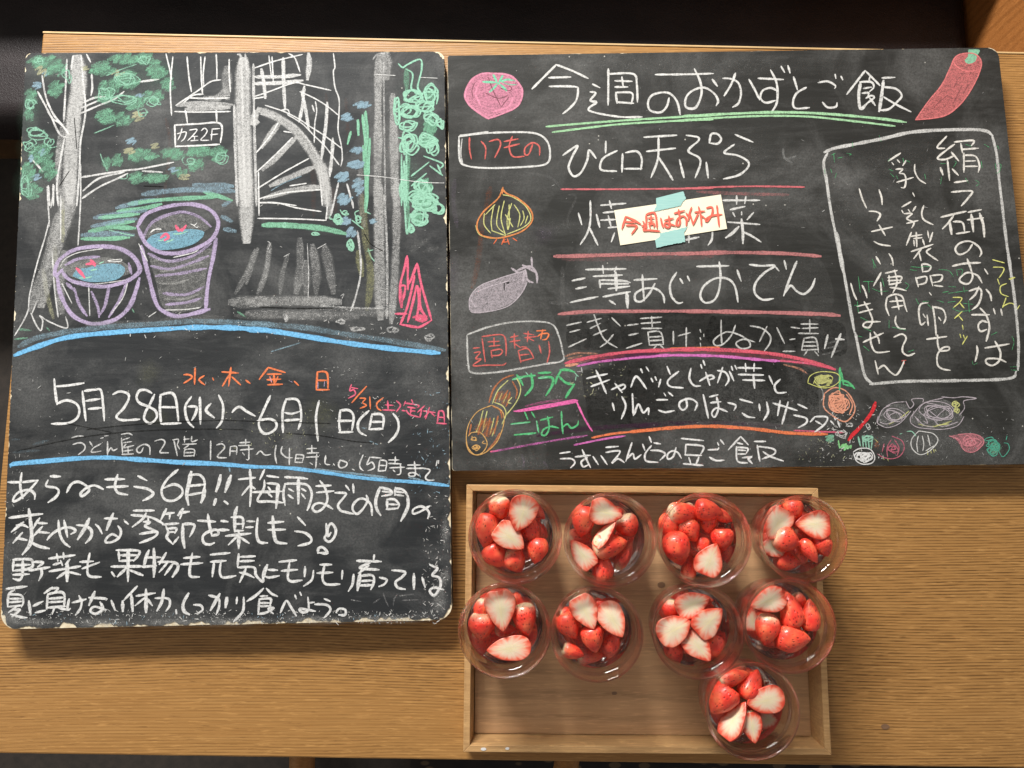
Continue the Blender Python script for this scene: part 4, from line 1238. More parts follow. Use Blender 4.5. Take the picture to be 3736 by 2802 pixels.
1225 1255 1325 1240;1230 1310 1340 1310 1375 1350 1335 1412;1380 1290 1530 1275;1450 1220 1490 1310 1532 1407;1500 1300 1440 1340 1460 1390 1512 1370;1560 1290 1610 1367;1640 1280 1700 1367;1690 1195 1812 1185;1690 1245 1830 1235 1750 1352 1810 1310 1872 1347;1950 1150 1890 1332;1900 1310 1960 1258 1980 1312 2042 1270;2060 1165 2080 1222
O 2300 1200 2.765
210 1180 150 1260 160 1332 275 1345;190 1088 210 1142;240 1150 302 1160;205 1225 300 1230 352 1265 300 1322;460 1200 430 1290 378 1312 378 1260 430 1230 480 1250 512 1302
515 1105 735 1127;560 1165 553 1262;560 1165 732 1185 710 1262;550 1270 715 1277;590 1300 610 1362;690 1295 660 1372;535 1360 730 1377;785 1220 880 1215 890 1200;800 1295 860 1327 942 1325;880 1150 890 1172;910 1120 942 1162
1110 1088 990 1217;1115 1088 1187 1167;1080 1150 1130 1162;1070 1190 1080 1332 1180 1352;1070 1195 1182 1205 1170 1252;1090 1222 1160 1227;1085 1262 1160 1262;1130 1300 1225 1290 1190 1310 1227 1357;1250 1135 1362 1135;1280 1175 1290 1250 1305 1332;1290 1185 1440 1210 1452 1260 1330 1312;1340 1240 1420 1290 1540 1332
P chalk_frame|large grey chalk frame around the vertical writing
O 2936 400 2.765
S white2 50 .7
200 430 300 390 500 350 800 290 1100 225 1500 203 1800 210 1890 260
S white2 40 .7
1890 260 1935 450 1960 700 1995 1000 2030 1300 2080 1659;230 440 190 540 220 720 260 1000 320 1300 385 1640
O 2936 850 2.765
S white2 42 .68
325 0 370 260 430 600 500 1000;510 1010 560 1250 610 1450 680 1515;660 1525 1000 1498 1500 1490 2050 1470 2130 1400;2040 130 2080 400 2120 700 2155 1100 2150 1380
S leaf 10 .5
2070 1350 2150 1350;2080 1380 2160 1390;2090 1040 2110 1100 2090 1180;1690 1290 1700 1330 1740 1310
P chalk_writing|first vertical white column, nearest the board's right edge
O 2936 400 2.765
S cream 26 .97
1430 270 1335 380 1410 390;1510 350 1440 400 1338 490 1420 502 1510 462;1480 430 1552 517;1440 515 1460 712;1490 600 1548 662;1510 327 1700 312 1682 362;1575 345 1590 435;1580 402 1750 390;1605 440 1605 630;1610 460 1720 470 1762 560 1750 630;1620 520 1720 517;1620 572 1740 572
1510 735 1640 717;1480 832 1682 822 1650 890 1580 970;1375 1085 1500 1055 1625 1027;1500 1070 1450 1140 1390 1202;1500 1130 1590 1140 1612 1230;1530 1252 1662 1232;1650 1035 1780 1010;1640 1112 1800 1092;1690 1360 1640 1430 1560 1462 1518 1410 1560 1350 1660 1328 1750 1380 1782 1440 1765 1480
S cream 38 .95
1370 590 1392 655;1460 1120 1480 1255;1680 1060 1700 1228;1765 1050 1800 1160 1810 1280
O 2936 850 2.765
S cream 27 .97
1490 335 1600 310 1770 300;1640 265 1680 380 1692 450 1650 512 1580 500 1563 460 1640 400 1740 430 1787 502;1815 365 1845 412;1660 585 1760 560 1782 620 1750 720 1690 772;1755 545 1720 620 1665 672;1830 570 1870 620 1882 682
1685 825 1860 825;1770 760 1830 830 1862 950 1830 1090;1840 902 1790 888 1750 930 1770 992 1832 975;1905 765 1920 815;1980 770 1990 827;1735 1140 1742 1200 1720 1292;1820 1160 2060 1120;1920 1095 1972 1200 1960 1290 1890 1337 1830 1310 1840 1270 1950 1270 2027 1302
P chalk_writing|second vertical white column from the right
O 2936 400 2.765
S cream 24 .95
965 440 845 517;880 535 895 555;935 508 955 532;1020 515 990 562;920 602 988 600 955 640 1000 650 1020 700 1008 782 975 787;930 732 1092 685;1110 555 1110 620 1150 700 1217 745;1090 840 1105 872
1070 930 980 982;980 1018 992 1042;1045 1010 1060 1032;1120 978 1090 1022;1005 1050 1082 1050 1030 1100 1100 1140 1080 1192;1030 1147 1140 1120;1200 970 1180 1040 1200 1110 1292 1160
1075 1240 1025 1367;1070 1280 1180 1262;1100 1300 1180 1292;1125 1240 1130 1382;1100 1320 1105 1372;1190 1310 1207 1367;1240 1225 1250 1292;1290 1240 1260 1332;1075 1432 1292 1360;1180 1400 1100 1502;1150 1430 1172 1522;1270 1400 1230 1440 1340 1522
O 2936 850 2.765
1180 320 1190 392;1180 315 1230 315 1272 340 1250 380 1190 392;1120 450 1145 542;1120 460 1222 440 1220 500 1150 522;1265 430 1290 532;1280 430 1382 425 1370 480 1290 502;1310 530 1390 540;1258 603 1275 625
1240 705 1170 720 1150 800 1170 922 1212 900;1195 820 1215 852;1235 830 1245 932;1290 740 1310 860 1325 1032;1290 745 1390 770 1422 850 1400 912;1350 850 1372 882;1230 1072 1430 1045;1340 1030 1340 1110 1360 1192;1360 1192 1450 1182 1452 1150 1390 1160 1338 1230 1340 1330 1390 1372 1465 1385
P chalk_writing|third vertical white column from the right
O 2936 400 2.765
550 800 580 900 622 992;750 810 775 890 780 957;650 1025 720 1030 762 1060 730 1122;675 1230 882 1185;750 1165 810 1267;700 1330 760 1360 862 1375
O 2936 850 2.765
720 240 762 312;850 210 880 260 892 327;770 400 695 532;765 500 775 622;815 405 930 380;850 430 852 512;840 450 972 440 960 492;840 482 960 477;850 522 970 500;905 375 930 500 890 602;860 550 940 560 1022 582
830 650 818 740 850 832;830 650 900 620 980 640 1012 740 1030 792;860 692 1000 682;880 752 990 732;920 640 950 772;920 840 913 900 950 960 1012 967;900 1050 980 1020 1022 1060 990 1140 988 1200 1040 1237 1107 1215
P chalk_writing|short vertical white column beside the frame's left side
465 510 490 600 522 672;580 530 610 590 627 652;530 740 660 710;545 805 682 770;600 695 650 790 682 880 650 952 590 940 620 900 760 895;590 1102 790 1010;660 1010 670 1120 720 1202 852 1195;700 1000 740 1060 752 1112;710 1290 740 1422;745 1370 800 1338 860 1400 920 1432 970 1370 1000 1295
S red 16 .9
980 1290 1020 1285;1000 1285 1005 1320
P chalk_writing|small yellow chalk words among the vertical columns
S yellow3 15 .95
1895 270 2012 302;1900 345 2000 350 2002 390 1960 452;1945 465 1962 517;2035 510 1975 540 1980 610 2052 642;2030 655 1995 752;2000 740 2060 710 2110 720 2132 772 2167 730
1495 650 1582 655 1560 700 1500 752;1560 700 1607 757;1590 790 1510 862;1550 830 1592 882;1590 930 1597 972;1565 1020 1575 1057;1600 1030 1610 1062;1640 1040 1590 1122
S yellow3 30 .8
2065 465 2115 450
P chalk_traces|faint green remains of wiped chalk words
O 2936 400 2.765
S leaf 9 .6
270 460 310 440;290 440 300 530;330 490 380 480;420 440 470 450 450 460;750 260 770 320;840 520 860 500;990 490 1000 540;1020 510 1060 530;850 600 890 620;860 640 900 680;920 660 940 700;1370 545 1420 545;1500 580 1530 530 1510 520;1380 680 1370 750;1620 690 1650 740;1720 710 1760 740 1730 770;1780 520 1790 590;1810 350 1860 380;1920 540 1930 600;1950 540 1980 560 1960 630 1930 640;1940 360 1960 400;200 600 205 650;260 600 275 640;320 640 305 690;1210 650 1220 700;1620 350 1680 370;480 330 485 380
O 2936 850 2.765
540 440 560 600;590 490 690 490;640 490 650 600;680 560 760 590 840 585;780 460 800 540;1010 500 1050 530 1010 580;1070 340 1180 350;1060 370 1130 380;1170 340 1280 340;1350 370 1450 380 1500 440;1450 540 1520 545;1390 600 1450 590;1450 610 1650 580;1600 540 1610 600;500 730 550 730;530 690 540 800;560 850 640 890;600 960 670 990;850 880 850 960;880 950 1020 980;1120 660 1150 720;1240 720 1290 770;1190 690 1250 690;1340 680 1400 700;1440 700 1520 690;1600 710 1700 720;1650 680 1660 800;1490 760 1560 790 1680 780;540 1040 580 1050;590 1140 650 1190;1040 1200 1100 1180;1880 1030 1940 1000;690 280 700 360;680 260 720 350;1530 370 1540 430;1540 370 1590 370 1580 430
P chalk_vegetable|yellow chalk vegetable with green leaves
O 2936 1200 2.765
S yellow2 26 .62
Z 190 515 120 60 14
S yellow3 12 .75
30 545 50 480 120 440 220 432 330 455 352 520 280 580 180 595 90 570 30 545;90 550 110 510 200 470 280 490 250 560;100 530 150 580 250 570
S leaf 30 .94
355 395 355 480 350 620;370 440 390 560;370 520 440 540 500 600;400 560 470 580
P chalk_vegetable|salmon orange scribbled round chalk vegetable
S salmon 18 .78
Z 330 740 115 110 22;200 650 300 592 420 632 500 760 490 860 400 935 260 860 190 780 200 650;420 660 480 760 450 860
S salmon 50 .4
Z 330 740 90 90 8
S white2 12 .6
140 560 180 630 185 690 165 725
P chalk_vegetable|red chalk carrot with green tops
S green 40 .6
Z 250 1110 60 40 5
S leaf2 24 .9
Z 410 1190 70 35 9;340 1130 350 1200
S carrot 46 .94
712 745 690 810 650 880 560 990 450 1105
S carrot 60 .9
500 1040 445 1120
S white2 12 .6
Z 370 1060 70 40 8;Z 640 990 30 40 5;410 940 430 970;270 1010 330 1020;Z 460 970 40 20 4
P chalk_vegetable|white chalk radish slice with mint leaves
S mint 20 .8
540 1090 560 1180;580 1080 590 1190;610 1110 620 1200;640 1120 650 1210;680 1130 670 1210;Z 630 1100 70 40 7
S white 15 .9
Z 600 1290 80 55 18;490 1240 560 1205 660 1215 705 1290 680 1350 590 1372 520 1330 490 1250
P chalk_eggplant|pair of lilac outlined chalk eggplants
S haze 60 .35
F 740 930 780 830 900 760 1050 770 1040 850 940 950 840 985 760 970
F 1070 940 1100 850 1230 760 1400 710 1540 790 1590 890 1520 970 1350 1000 1180 990
S eggplant 12 .85
820 780 900 745 1010 735;730 945 780 820 860 770;1070 830 960 950 840 995 760 970 730 940 740 880;760 940 820 960 900 930;1020 730 1060 800 1100 760 1080 710 1190 705 1190 740;1100 830 1080 900;Z 900 870 120 80 10
1070 950 1065 900 1100 850 1200 750 1400 695;1070 950 1130 990 1250 1008 1400 1012 1540 975 1605 885;1380 685 1500 695 1600 685 1730 700 1620 720 1600 740 1610 800 1560 870;1110 880 1150 940;1200 860 1240 950 1200 930;Z 1350 840 190 100 13;1290 900 1350 970 1420 980 1540 940;1130 900 1200 970 1300 990
S yellow2 14 .8
Z 1520 755 40 35 8;Z 1530 820 30 30 6;1150 960 1300 985 1480 930;1330 970 1450 960;850 960 960 900 1050 830
P chalk_onion|small dark pink chalk onion
S tomatodark2 13 .85
880 1082 980 1130 1002 1210 960 1280 880 1310 790 1295 735 1262;870 1120 830 1200 835 1290;905 1120 950 1200 930 1280;800 1160 780 1240;Z 890 1210 60 50 6
S yellow2 12 .6
705 1110 740 1145;790 1290 800 1320;830 1300 845 1335
S brown 24 .35
Z 730 1170 25 50 5
P chalk_onion|small pale chalk onion
S white2 13 .85
1150 1030 1080 1110 1080 1200 1160 1268 1260 1230 1342 1130 1300 1060 1220 1040 1150 1030;1145 1080 1130 1160 1140 1240;1185 1080 1200 1160 1190 1230;1240 1070 1265 1180;1220 1230 1300 1180
S mint 14 .8
1030 1035 1080 1035 1120 1080;960 1060 980 1055
S yellow2 10 .9
1240 1230 1240 1270;1270 1222 1275 1255;1298 1215 1305 1245;1315 1215 1325 1235
P chalk_turnip|flat pink chalk turnip
S tomato2 24 .52
F 1455 1078 1600 1060 1720 1060 1800 1110 1790 1170 1720 1230 1640 1240 1580 1200 1540 1130
S tomato2 13 .85
1456 1080 1560 1120 1590 1200 1640 1240 1720 1235 1800 1160 1790 1100 1700 1060 1540 1065;Z 1670 1140 90 60 12
P chalk_greens|dark green scribbled chalk bush near the corner
S green 36 .4
Z 1920 1200 70 70 8
S teal 12 .85
Z 1900 1160 80 60 12;1910 1150 1960 1240 2000 1290 2060 1220 2050 1160 2010 1150;1820 1130 1890 1120;2040 1080 2030 1120;Z 1900 1230 60 60 8
"""
NOTE = """
B note
P red_writing|red marker words across the note
O 2200 650 2.538
S marker 21 1
210 355 175 470;215 355 280 385 350 425;200 402 295 410;215 437 310 440 300 470 265 515
370 400 385 420;360 445 400 430 375 480 430 482 525 490;400 340 400 470;400 335 480 325 500 460;420 370 470 368;445 345 445 408;420 410 470 405;430 432 435 460;425 430 475 425 470 452
535 370 545 420 558 455;570 390 652 370;610 350 615 450 575 445 580 415 670 440
660 325 755 300;700 290 712 400 700 440 680 432 690 380 740 350 772 382 770 440;770 325 790 350
820 270 800 330 790 390;805 330 835 430;850 315 940 305;885 265 905 350 912 440;880 330 835 430;900 340 945 372
960 275 1010 270 1010 330 965 400 948 385 1000 350 1100 335;1055 255 1065 350 1075 445
"""
CW = {'white': (.80, .80, .79), 'white2': (.76, .755, .73), 'cream': (.82, .79, .73), 'grey': (.62, .62, .61), 'haze': (.40, .40, .39),
 'green': (.26, .56, .38), 'mint': (.34, .64, .48), 'mintg': (.22, .64, .42), 'ltgreen': (.40, .68, .40), 'leaf': (.12, .52, .22), 'leaf2': (.28, .66, .28), 'teal': (.10, .42, .30),
 'olive': (.36, .36, .20), 'paleyellow': (.52, .52, .34), 'yellow': (.50, .50, .22), 'yellow2': (.66, .66, .26), 'yellow3': (.80, .80, .25),
 'paleblue': (.34, .50, .60), 'paleblue2': (.24, .47, .60), 'sky': (.20, .52, .84), 'lavender': (.56, .46, .68), 'mauve': (.36, .28, .40), 'eggplant': (.52, .46, .50),
 'pink': (.84, .16, .26), 'tomato': (.76, .30, .42), 'tomato2': (.70, .26, .30), 'tomatodark': (.16, .07, .08), 'tomatodark2': (.55, .15, .21), 'chili': (.76, .22, .22),
 'red': (.70, .16, .14), 'red2': (.66, .17, .19), 'dustyred': (.55, .22, .22), 'crimson': (.80, .14, .20), 'magenta': (.74, .20, .56), 'hotpink': (.84, .17, .45), 'salmon': (.88, .40, .26),
 'orange': (.88, .24, .10), 'orange2': (.72, .42, .15), 'orange3': (.74, .28, .10), 'orangered': (.85, .19, .08), 'brown': (.50, .18, .08), 'rust': (.32, .10, .04),
 'carrot': (.72, .04, .05), 'darkpurple': (.07, .03, .06), 'dark': (.014, .014, .013), 'marker': (.70, .10, .07)}
def spline(p, step):
    out = []
    n = len(p)
    if n == 2:
        m_ = max(2, int((p[1] - p[0]).length / step))
        return [p[0].lerp(p[1], k / m_) for k in range(m_ + 1)]
    for i in range(n - 1):
        p0, p1, p2, p3 = p[max(i - 1, 0)], p[i], p[i + 1], p[min(i + 2, n - 1)]
        m_ = max(2, int((p2 - p1).length / step))
        for k in range(m_):
            t = k / m_
            out.append(.5 * ((2 * p1) + (p2 - p0) * t + (2 * p0 - 5 * p1 + 4 * p2 - p3) * t * t + (3 * p1 - p0 - 3 * p2 + p3) * t * t * t))
    out.append(p[-1])
    return out
class Ink:
    def __init__(s, z): s.v, s.f, s.c, s.uv, s.z = [], [], [], [], z
    def vert(s, p, z, c, u):
        s.v.append((p.x, p.y, z)); s.c.append(c); s.uv.append(u); return len(s.v) - 1
SEED = [0]
LAYER = [0]
def ribbon(ink, pts, w, color, op, rough=1.0):
    SEED[0] += 1; LAYER[0] += 1
    z0 = ink.z + LAYER[0] * 2.0e-7
    w = w * (.90 if ink.z < 1 else 1)
    sd = SEED[0] * 3.17
    p = spline([Vector((q.x, q.y, 0)) for q in pts], max(.0010, w * .35))
    L_ = [0.0]
    for i in range(1, len(p)): L_.append(L_[-1] + (p[i] - p[i - 1]).length)
    tot = max(L_[-1], 1e-5)
    idx = []
    for i, q in enumerate(p):
        z = z0 + i * 9e-7
        t = (p[min(i + 1, len(p) - 1)] - p[max(i - 1, 0)])
        t = t.normalized() if t.length > 1e-9 else Vector((1, 0, 0))
        n = Vector((-t.y, t.x, 0))
        if i == 0: q = q - t * min(w * .28, .0012)
        if i == len(p) - 1: q = q + t * min(w * .28, .0012)
        e = min(L_[i] / (w * .7), (tot - L_[i]) / (w * 1.3))
        k = (.50 + .50 * min(1, e)) * (1 + rough * .34 * mnoise.noise(Vector((L_[i] / (w * 3.0), sd, 0))))
        hw = w * .5 * k
        o = op * (1 + rough * .22 * mnoise.noise(Vector((L_[i] / (w * 4.0), sd, 5))))
        c = (*color, min(1, max(0, o)))
        idx.append((ink.vert(q + n * hw, z, c, (0, i)), ink.vert(q - n * hw, z, c, (1, i))))
    for i in range(len(idx) - 1):
        ink.f.append((idx[i][0], idx[i][1], idx[i + 1][1], idx[i + 1][0]))
def fillpoly(ink, pts, color, op):
    LAYER[0] += 1
    z = ink.z + LAYER[0] * 2.0e-7
    pl = spline([Vector((q.x, q.y, 0)) for q in pts + [pts[0]]], .004)[:-1]
    base = [ink.vert(q, z, (*color, op), (.5, 0)) for q in pl]
    for t in geometry.tessellate_polygon([pl]):
        ink.f.append(tuple(base[i] for i in t))
def hazeblob(ink, c, rx, ry, color, op):
    LAYER[0] += 1
    z = ink.z + LAYER[0] * 2.0e-7
    ctr = ink.vert(c, z, (*color, op), (.5, 0)); prev = None
    n = 30
    rings = []
    for j, (s_, a_) in enumerate(((.45, .75), (.8, .3), (1.15, 0.0))):
        ring = []
        for k in range(n):
            th = 2 * math.pi * k / n
            rr = s_ * (1 + .3 * mnoise.noise(Vector((math.cos(th) * 1.5, math.sin(th) * 1.5, LAYER[0] * 1.3))))
            ring.append(ink.vert(Vector((c.x + rx * rr * math.cos(th), c.y + ry * rr * math.sin(th), 0)), z, (*color, op * a_), (.5, 0)))
        rings.append(ring)
    for k in range(n):
        k2 = (k + 1) % n
        ink.f.append((ctr, rings[0][k], rings[0][k2]))
        for j in range(2): ink.f.append((rings[j][k], rings[j + 1][k], rings[j + 1][k2], rings[j][k2]))
def finish(ink, name, label, parent, mat):
    if not ink.f: return
    me = bpy.data.meshes.new(name)
    o_ = parent.location
    me.from_pydata([(a_[0] - o_.x, a_[1] - o_.y, a_[2] - o_.z) for a_ in ink.v], [], ink.f)
    ca = me.color_attributes.new('Col', 'FLOAT_COLOR', 'POINT')
    ca.data.foreach_set('color', [x for c in ink.c for x in c])
    ul = me.uv_layers.new(name='UVMap')
    buf = []
    for lp in me.loops: buf.extend(ink.uv[lp.vertex_index])
    ul.data.foreach_set('uv', buf)
    me.materials.append(mat); me.update()
    o = bpy.data.objects.new(name, me); col.objects.link(o); o.parent = parent
    if name in ('chalk_smudge', 'wiped_patch', 'chalk_traces', 'chalk_foliage', 'chalk_vine', 'scratch'): o['kind'] = 'stuff'
    if label: o['label'] = label
    return o
EDGES = {}
for b_, qd_ in ((board_l, [(93, 193), (1622, 188), (1650, 2262), (1, 2297)]), (board_r, [(1632, 203), (3641, 173), (3808, 1694), (1649, 1719)])):
    qq = [P(x, y, BZ) for x, y in qd_]; cc_ = sum(qq, Vector((0, 0, 0))) / 4; EDGES[b_.name] = []
    for i in range(4):
        nn = (qq[(i + 1) % 4] - qq[i]); nn = Vector((-nn.y, nn.x, 0)).normalized()
        if (cc_ - qq[i]).dot(nn) < 0: nn = -nn
        EDGES[b_.name].append((qq[i], nn))
def keep_on(par, p):
    for q_, nn in EDGES.get(par.name, ()):
        d_ = (p - q_).dot(nn)
        if d_ < .0022: p = p + nn * (.0022 - d_)
    return p
def draw(data, boards, mat):
    rng = random.Random(5)
    ink = None; name = label = None; parent = None; z = 0
    ox = oy = 0; k = 1; color = (1, 1, 1); w = 10; op = 1
    for line in data.strip().splitlines():
        line = line.strip()
        if not line: continue
        h = line[0]
        if h == 'B':
            if ink: finish(ink, name, label, parent, mat)
            ink = None
            parent, z = boards[line[2:]]; LAYER[0] = 0
            continue
        if h == 'P':
            if ink: finish(ink, name, label, parent, mat)
            name, _, label = line[2:].partition('|')
            ink = Ink(z); continue
        if h == 'O':
            a_ = line.split(); ox, oy, k = float(a_[1]), float(a_[2]), float(a_[3]); continue
        if h == 'S':
            a_ = line.split(); color = CW[a_[1]]; w = float(a_[2]) / k * (H - z) / F; op = float(a_[3]); cn = a_[1]; continue
        for st in line.split(';'):
            t = st.split()
            cmd = t[0] if t[0] in 'ZFH' else None
            nums = [float(x) for x in (t[1:] if cmd else t)]
            g = lambda x, y: keep_on(parent, P(ox + x / k, oy + y / k, z))
            if cmd == 'H':
                c = g(nums[0], nums[1]); s_ = (H - z) / F / k
                hazeblob(ink, Vector((c.x, c.y, 0)), nums[2] * s_, nums[3] * s_, color, op)
            elif cmd == 'F':
                fillpoly(ink, [g(nums[i], nums[i + 1]) for i in range(0, len(nums), 2)], color, op)
            elif cmd == 'Z':
                cx_, cy_, rx, ry, n = nums; n = int(n)
                pts = []
                ph = rng.uniform(.3, 1.3)
                u = (math.cos(ph), -math.sin(ph)); v_ = (math.sin(ph), math.cos(ph))
                if w * F / (H - z) * k >= 34 and rx > 0: hazeblob(ink, Vector((g(cx_, cy_).x, g(cx_, cy_).y, 0)), rx * (H - z) / F / k, ry * (H - z) / F / k, color, op * .5)
                if w * F / (H - z) * k >= 24:      # broad side of the chalk: hatching back and forth
                    m_ = max(4, n)
                    for i in range(m_):
                        q = -1 + 2 * (i + .5) / m_ + rng.uniform(-.12, .12)
                        hlen = math.sqrt(max(0.05, 1 - min(1, q * q))) * rng.uniform(.55, 1.15) * (1 if i % 2 else -1)
                        pts.append(g(cx_ + rx * .85 * (u[0] * hlen + v_[0] * q), cy_ + ry * .85 * (u[1] * hlen + v_[1] * q)))
                else:                               # loose running loops
                    m_ = max(2, round(n / 2.3)); sg = rng.choice((-1, 1)); steps = 6
                    th = rng.uniform(0, 6.28)
                    for i in range(m_ * steps):
                        q = -1 + 2 * i / (m_ * steps)
                        cx2 = v_[0] * q * .42 + rng.uniform(-.08, .08); cy2 = v_[1] * q * .42 + rng.uniform(-.08, .08)
                        rr = rng.uniform(.34, .95)
                        th += sg * 6.283 / steps * rng.uniform(.8, 1.2)
                        pts.append(g(cx_ + rx * (cx2 + rr * math.cos(th)), cy_ + ry * (cy2 + rr * math.sin(th))))
                ribbon(ink, pts, w, color, op)
            else:
                pts = [g(nums[i], nums[i + 1]) for i in range(0, len(nums) - 1, 2)]
                ribbon(ink, pts, w, color, op)
    if ink: finish(ink, name, label, parent, mat)
draw(CHALK, {'left': (board_l, BZ + .00075), 'right': (board_r, BZ + .00075)}, M['chalk'])

def dust(parent, z, spots, seed):
    rg = random.Random(seed); ink = Ink(z + .00022); LAYER[0] = 0
    for (x0, y0, x1, y1, n, cn) in spots:
        for _ in range(n):
            p = P(rg.uniform(x0, x1), rg.uniform(y0, y1), z); th = rg.uniform(0, 3.14)
            ln = rg.uniform(.0003, .0016) if rg.random() < .8 else rg.uniform(.002, .004)
            d_ = Vector((math.cos(th), math.sin(th), 0)) * ln
            ribbon(ink, [p - d_ * .5, p + d_ * .5], rg.uniform(.0005, .0013), CW[cn], rg.uniform(.35, .9))
    o = finish(ink, 'chalk_dust', None, parent, M['chalk'])
    o['kind'] = 'stuff'
dust(board_l, BZ + .00075, [(60, 220, 1600, 1150, 120, 'haze'), (450, 1100, 1600, 1250, 120, 'white2'), (60, 1280, 1600, 1700, 170, 'haze'), (1150, 1330, 1600, 1700, 90, 'white2'), (800, 1500, 1150, 1640, 60, 'paleyellow'),
    (40, 2225, 1600, 2275, 380, 'white2'), (1540, 1800, 1635, 2250, 160, 'white2'), (1500, 1420, 1640, 1800, 90, 'paleblue'), (20, 1650, 120, 2250, 70, 'haze'), (40, 2235, 1600, 2275, 60, 'paleblue')], 4)
dust(board_r, BZ + .00075, [(1660, 230, 3600, 1000, 90, 'haze'), (1700, 1320, 3000, 1690, 130, 'haze'), (2080, 1330, 2300, 1450, 50, 'paleyellow'), (3000, 1480, 3230, 1680, 150, 'white2'), (3150, 1500, 3700, 1680, 70, 'haze'), (2900, 1600, 3150, 1690, 50, 'paleyellow')], 8)

# ---------------------------------------------------------------- taped note
NZ = BZ + .0011
def S(x, y, z): return P(2200 + x / 2.538, 650 + y / 2.538, z)
q = [S(160, 622, NZ), S(1148, 470, NZ), S(1090, 153, NZ), S(103, 298, NZ)]
c = sum(q, Vector((0, 0, 0))) / 4
note = empty('paper_note', (c.x, c.y, BZ + .0007), 'cream paper strip with red writing taped across the second menu line', 'note')
nx, ny = 22, 8
vs, fs = [], []
for j in range(ny + 1):
    for i in range(nx + 1):
        u, w_ = i / nx, j / ny
        p = q[0].lerp(q[1], u).lerp(q[3].lerp(q[2], u), w_)
        lift = .0006 * (abs(u - .42) * 1.6) ** 2.5 + .0001 * mnoise.noise(Vector((u * 4, w_ * 3, 2)))
        vs.append((p.x, p.y, NZ + lift))
for j in range(ny):
    for i in range(nx):
        a_ = j * (nx + 1) + i
        fs.append((a_, a_ + 1, a_ + nx + 2, a_ + nx + 1))
o = mesh('paper', vs, fs, M['paper'], note)
md = o.modifiers.new('solidify', 'SOLIDIFY'); md.thickness = .00012; md.offset = -1
def tape(pts, z, seed):
    pl = [S(x, y, z) for x, y in pts]
    poly = []
    for i in range(len(pl)):
        a_, b_ = pl[i], pl[(i + 1) % len(pl)]
        m_ = max(2, int((b_ - a_).length / .0012))
        torn = (a_ - b_).length < .017
        for k in range(m_):
            p = a_.lerp(b_, k / m_)
            if torn and k: p = p + Vector((mnoise.noise(p * 900 + Vector((seed, 0, 0))), mnoise.noise(p * 900), 0)) * .0007
            poly.append(p)
    v, f = prism(poly, z, z + .00012)
    return mesh('tape', v, f, M['tape'], note)
t1 = tape([(492, 185), (742, 122), (768, 192), (740, 215), (722, 255), (590, 283), (458, 312), (478, 290), (495, 255)], NZ + .0004, 1)
t1['label'] = 'upper strip of turquoise masking tape'
t2 = tape([(525, 510), (660, 480), (785, 450), (770, 475), (752, 500), (762, 590), (630, 615), (495, 645), (483, 572), (510, 555), (530, 535)], NZ + .0005, 2)
t2['label'] = 'lower strip of turquoise masking tape'
draw(NOTE, {'note': (note, NZ + .0010)}, M['ink'])

# ---------------------------------------------------------------- tray
TZ, TF = 0.029, 0.005
qo = [P(1702, 1768, TZ), P(2985, 1781, TZ), P(3034, 2755, TZ), P(1690, 2744, TZ)]
c = sum(qo, Vector((0, 0, 0))) / 4
tray = empty('wooden_tray', (c.x, c.y, 0), 'shallow rectangular wooden tray holding nine glass dessert cups', 'tray')
def inset(qd, d_):
    return rounded(qd, [1e-6] * 4, d_, None, 9)[0:0] or [cross2(*sum([list(x) for x in pr], [])) for pr in _ins(qd, d_)]
def _ins(qd, d_):
    c_ = sum(qd, Vector((0, 0, 0))) / 4; ls = []
    for i in range(4):
        p, q_ = qd[i], qd[(i + 1) % 4]
        nn = Vector((-(q_ - p).y, (q_ - p).x, 0)).normalized()
        if (c_ - p).dot(nn) < 0: nn = -nn
        ls.append((p + nn * d_, (q_ - p).normalized()))
    return [(ls[i - 1], ls[i]) for i in range(4)]
qi = inset(qo, .0062); qb = inset(qo, .0095)
names = ['far_side', 'right_side', 'near_side', 'left_side']
for i in range(4):
    j = (i + 1) % 4
    vs = [qo[i].to_2d(), qo[j].to_2d(), qi[j].to_2d(), qi[i].to_2d(), qb[j].to_2d(), qb[i].to_2d()]
    V = [(vs[0].x, vs[0].y, .0003), (vs[1].x, vs[1].y, .0003), (vs[4].x, vs[4].y, .0003), (vs[5].x, vs[5].y, .0003),
         (vs[0].x, vs[0].y, TZ), (vs[1].x, vs[1].y, TZ), (vs[2].x, vs[2].y, TZ), (vs[3].x, vs[3].y, TZ)]
    Fc = [(0, 3, 2, 1), (4, 5, 6, 7), (0, 1, 5, 4), (1, 2, 6, 5), (2, 3, 7, 6), (3, 0, 4, 7)]
    o = mesh('side', V, Fc, M['tray_rim'] if i % 2 == 0 else M['tray_rim_y'], tray)
    bevel(o, .0005, 2)
qf = inset(qo, .0098)
v, f = prism(qf, .0004, TF)
mesh('tray_base', v, f, M['tray_floor'], tray)
m, nt, bs = new_mat('dried_spot'); bs.inputs['Base Color'].default_value = (.20, .11, .06, 1); bs.inputs['Roughness'].default_value = .4
M['spot'] = m
m, nt, bs = new_mat('chalk_crumb'); bs.inputs['Base Color'].default_value = (.7, .68, .66, 1); bs.inputs['Roughness'].default_value = .9
M['crumb'] = m
def spot(px, py, z, rx, ry, mat, name, parent):
    p = P(px, py, z); n = 18
    vs = [(p.x + rx * math.cos(2 * math.pi * k / n) * (1 + .25 * mnoise.noise(Vector((math.cos(k), k, px)))), p.y + ry * math.sin(2 * math.pi * k / n), z) for k in range(n)]
    vs2 = [(a_[0], a_[1], z + .0003) for a_ in vs]
    return mesh(name, vs + vs2, [tuple(range(n, 2 * n))] + [(k, (k + 1) % n, n + (k + 1) % n, n + k) for k in range(n)], mat, parent)
spot(2936 + 812 / 2.765, 2202 + 1242 / 2.765, .0002, .0042, .0026, M['spot'], 'stain', table)
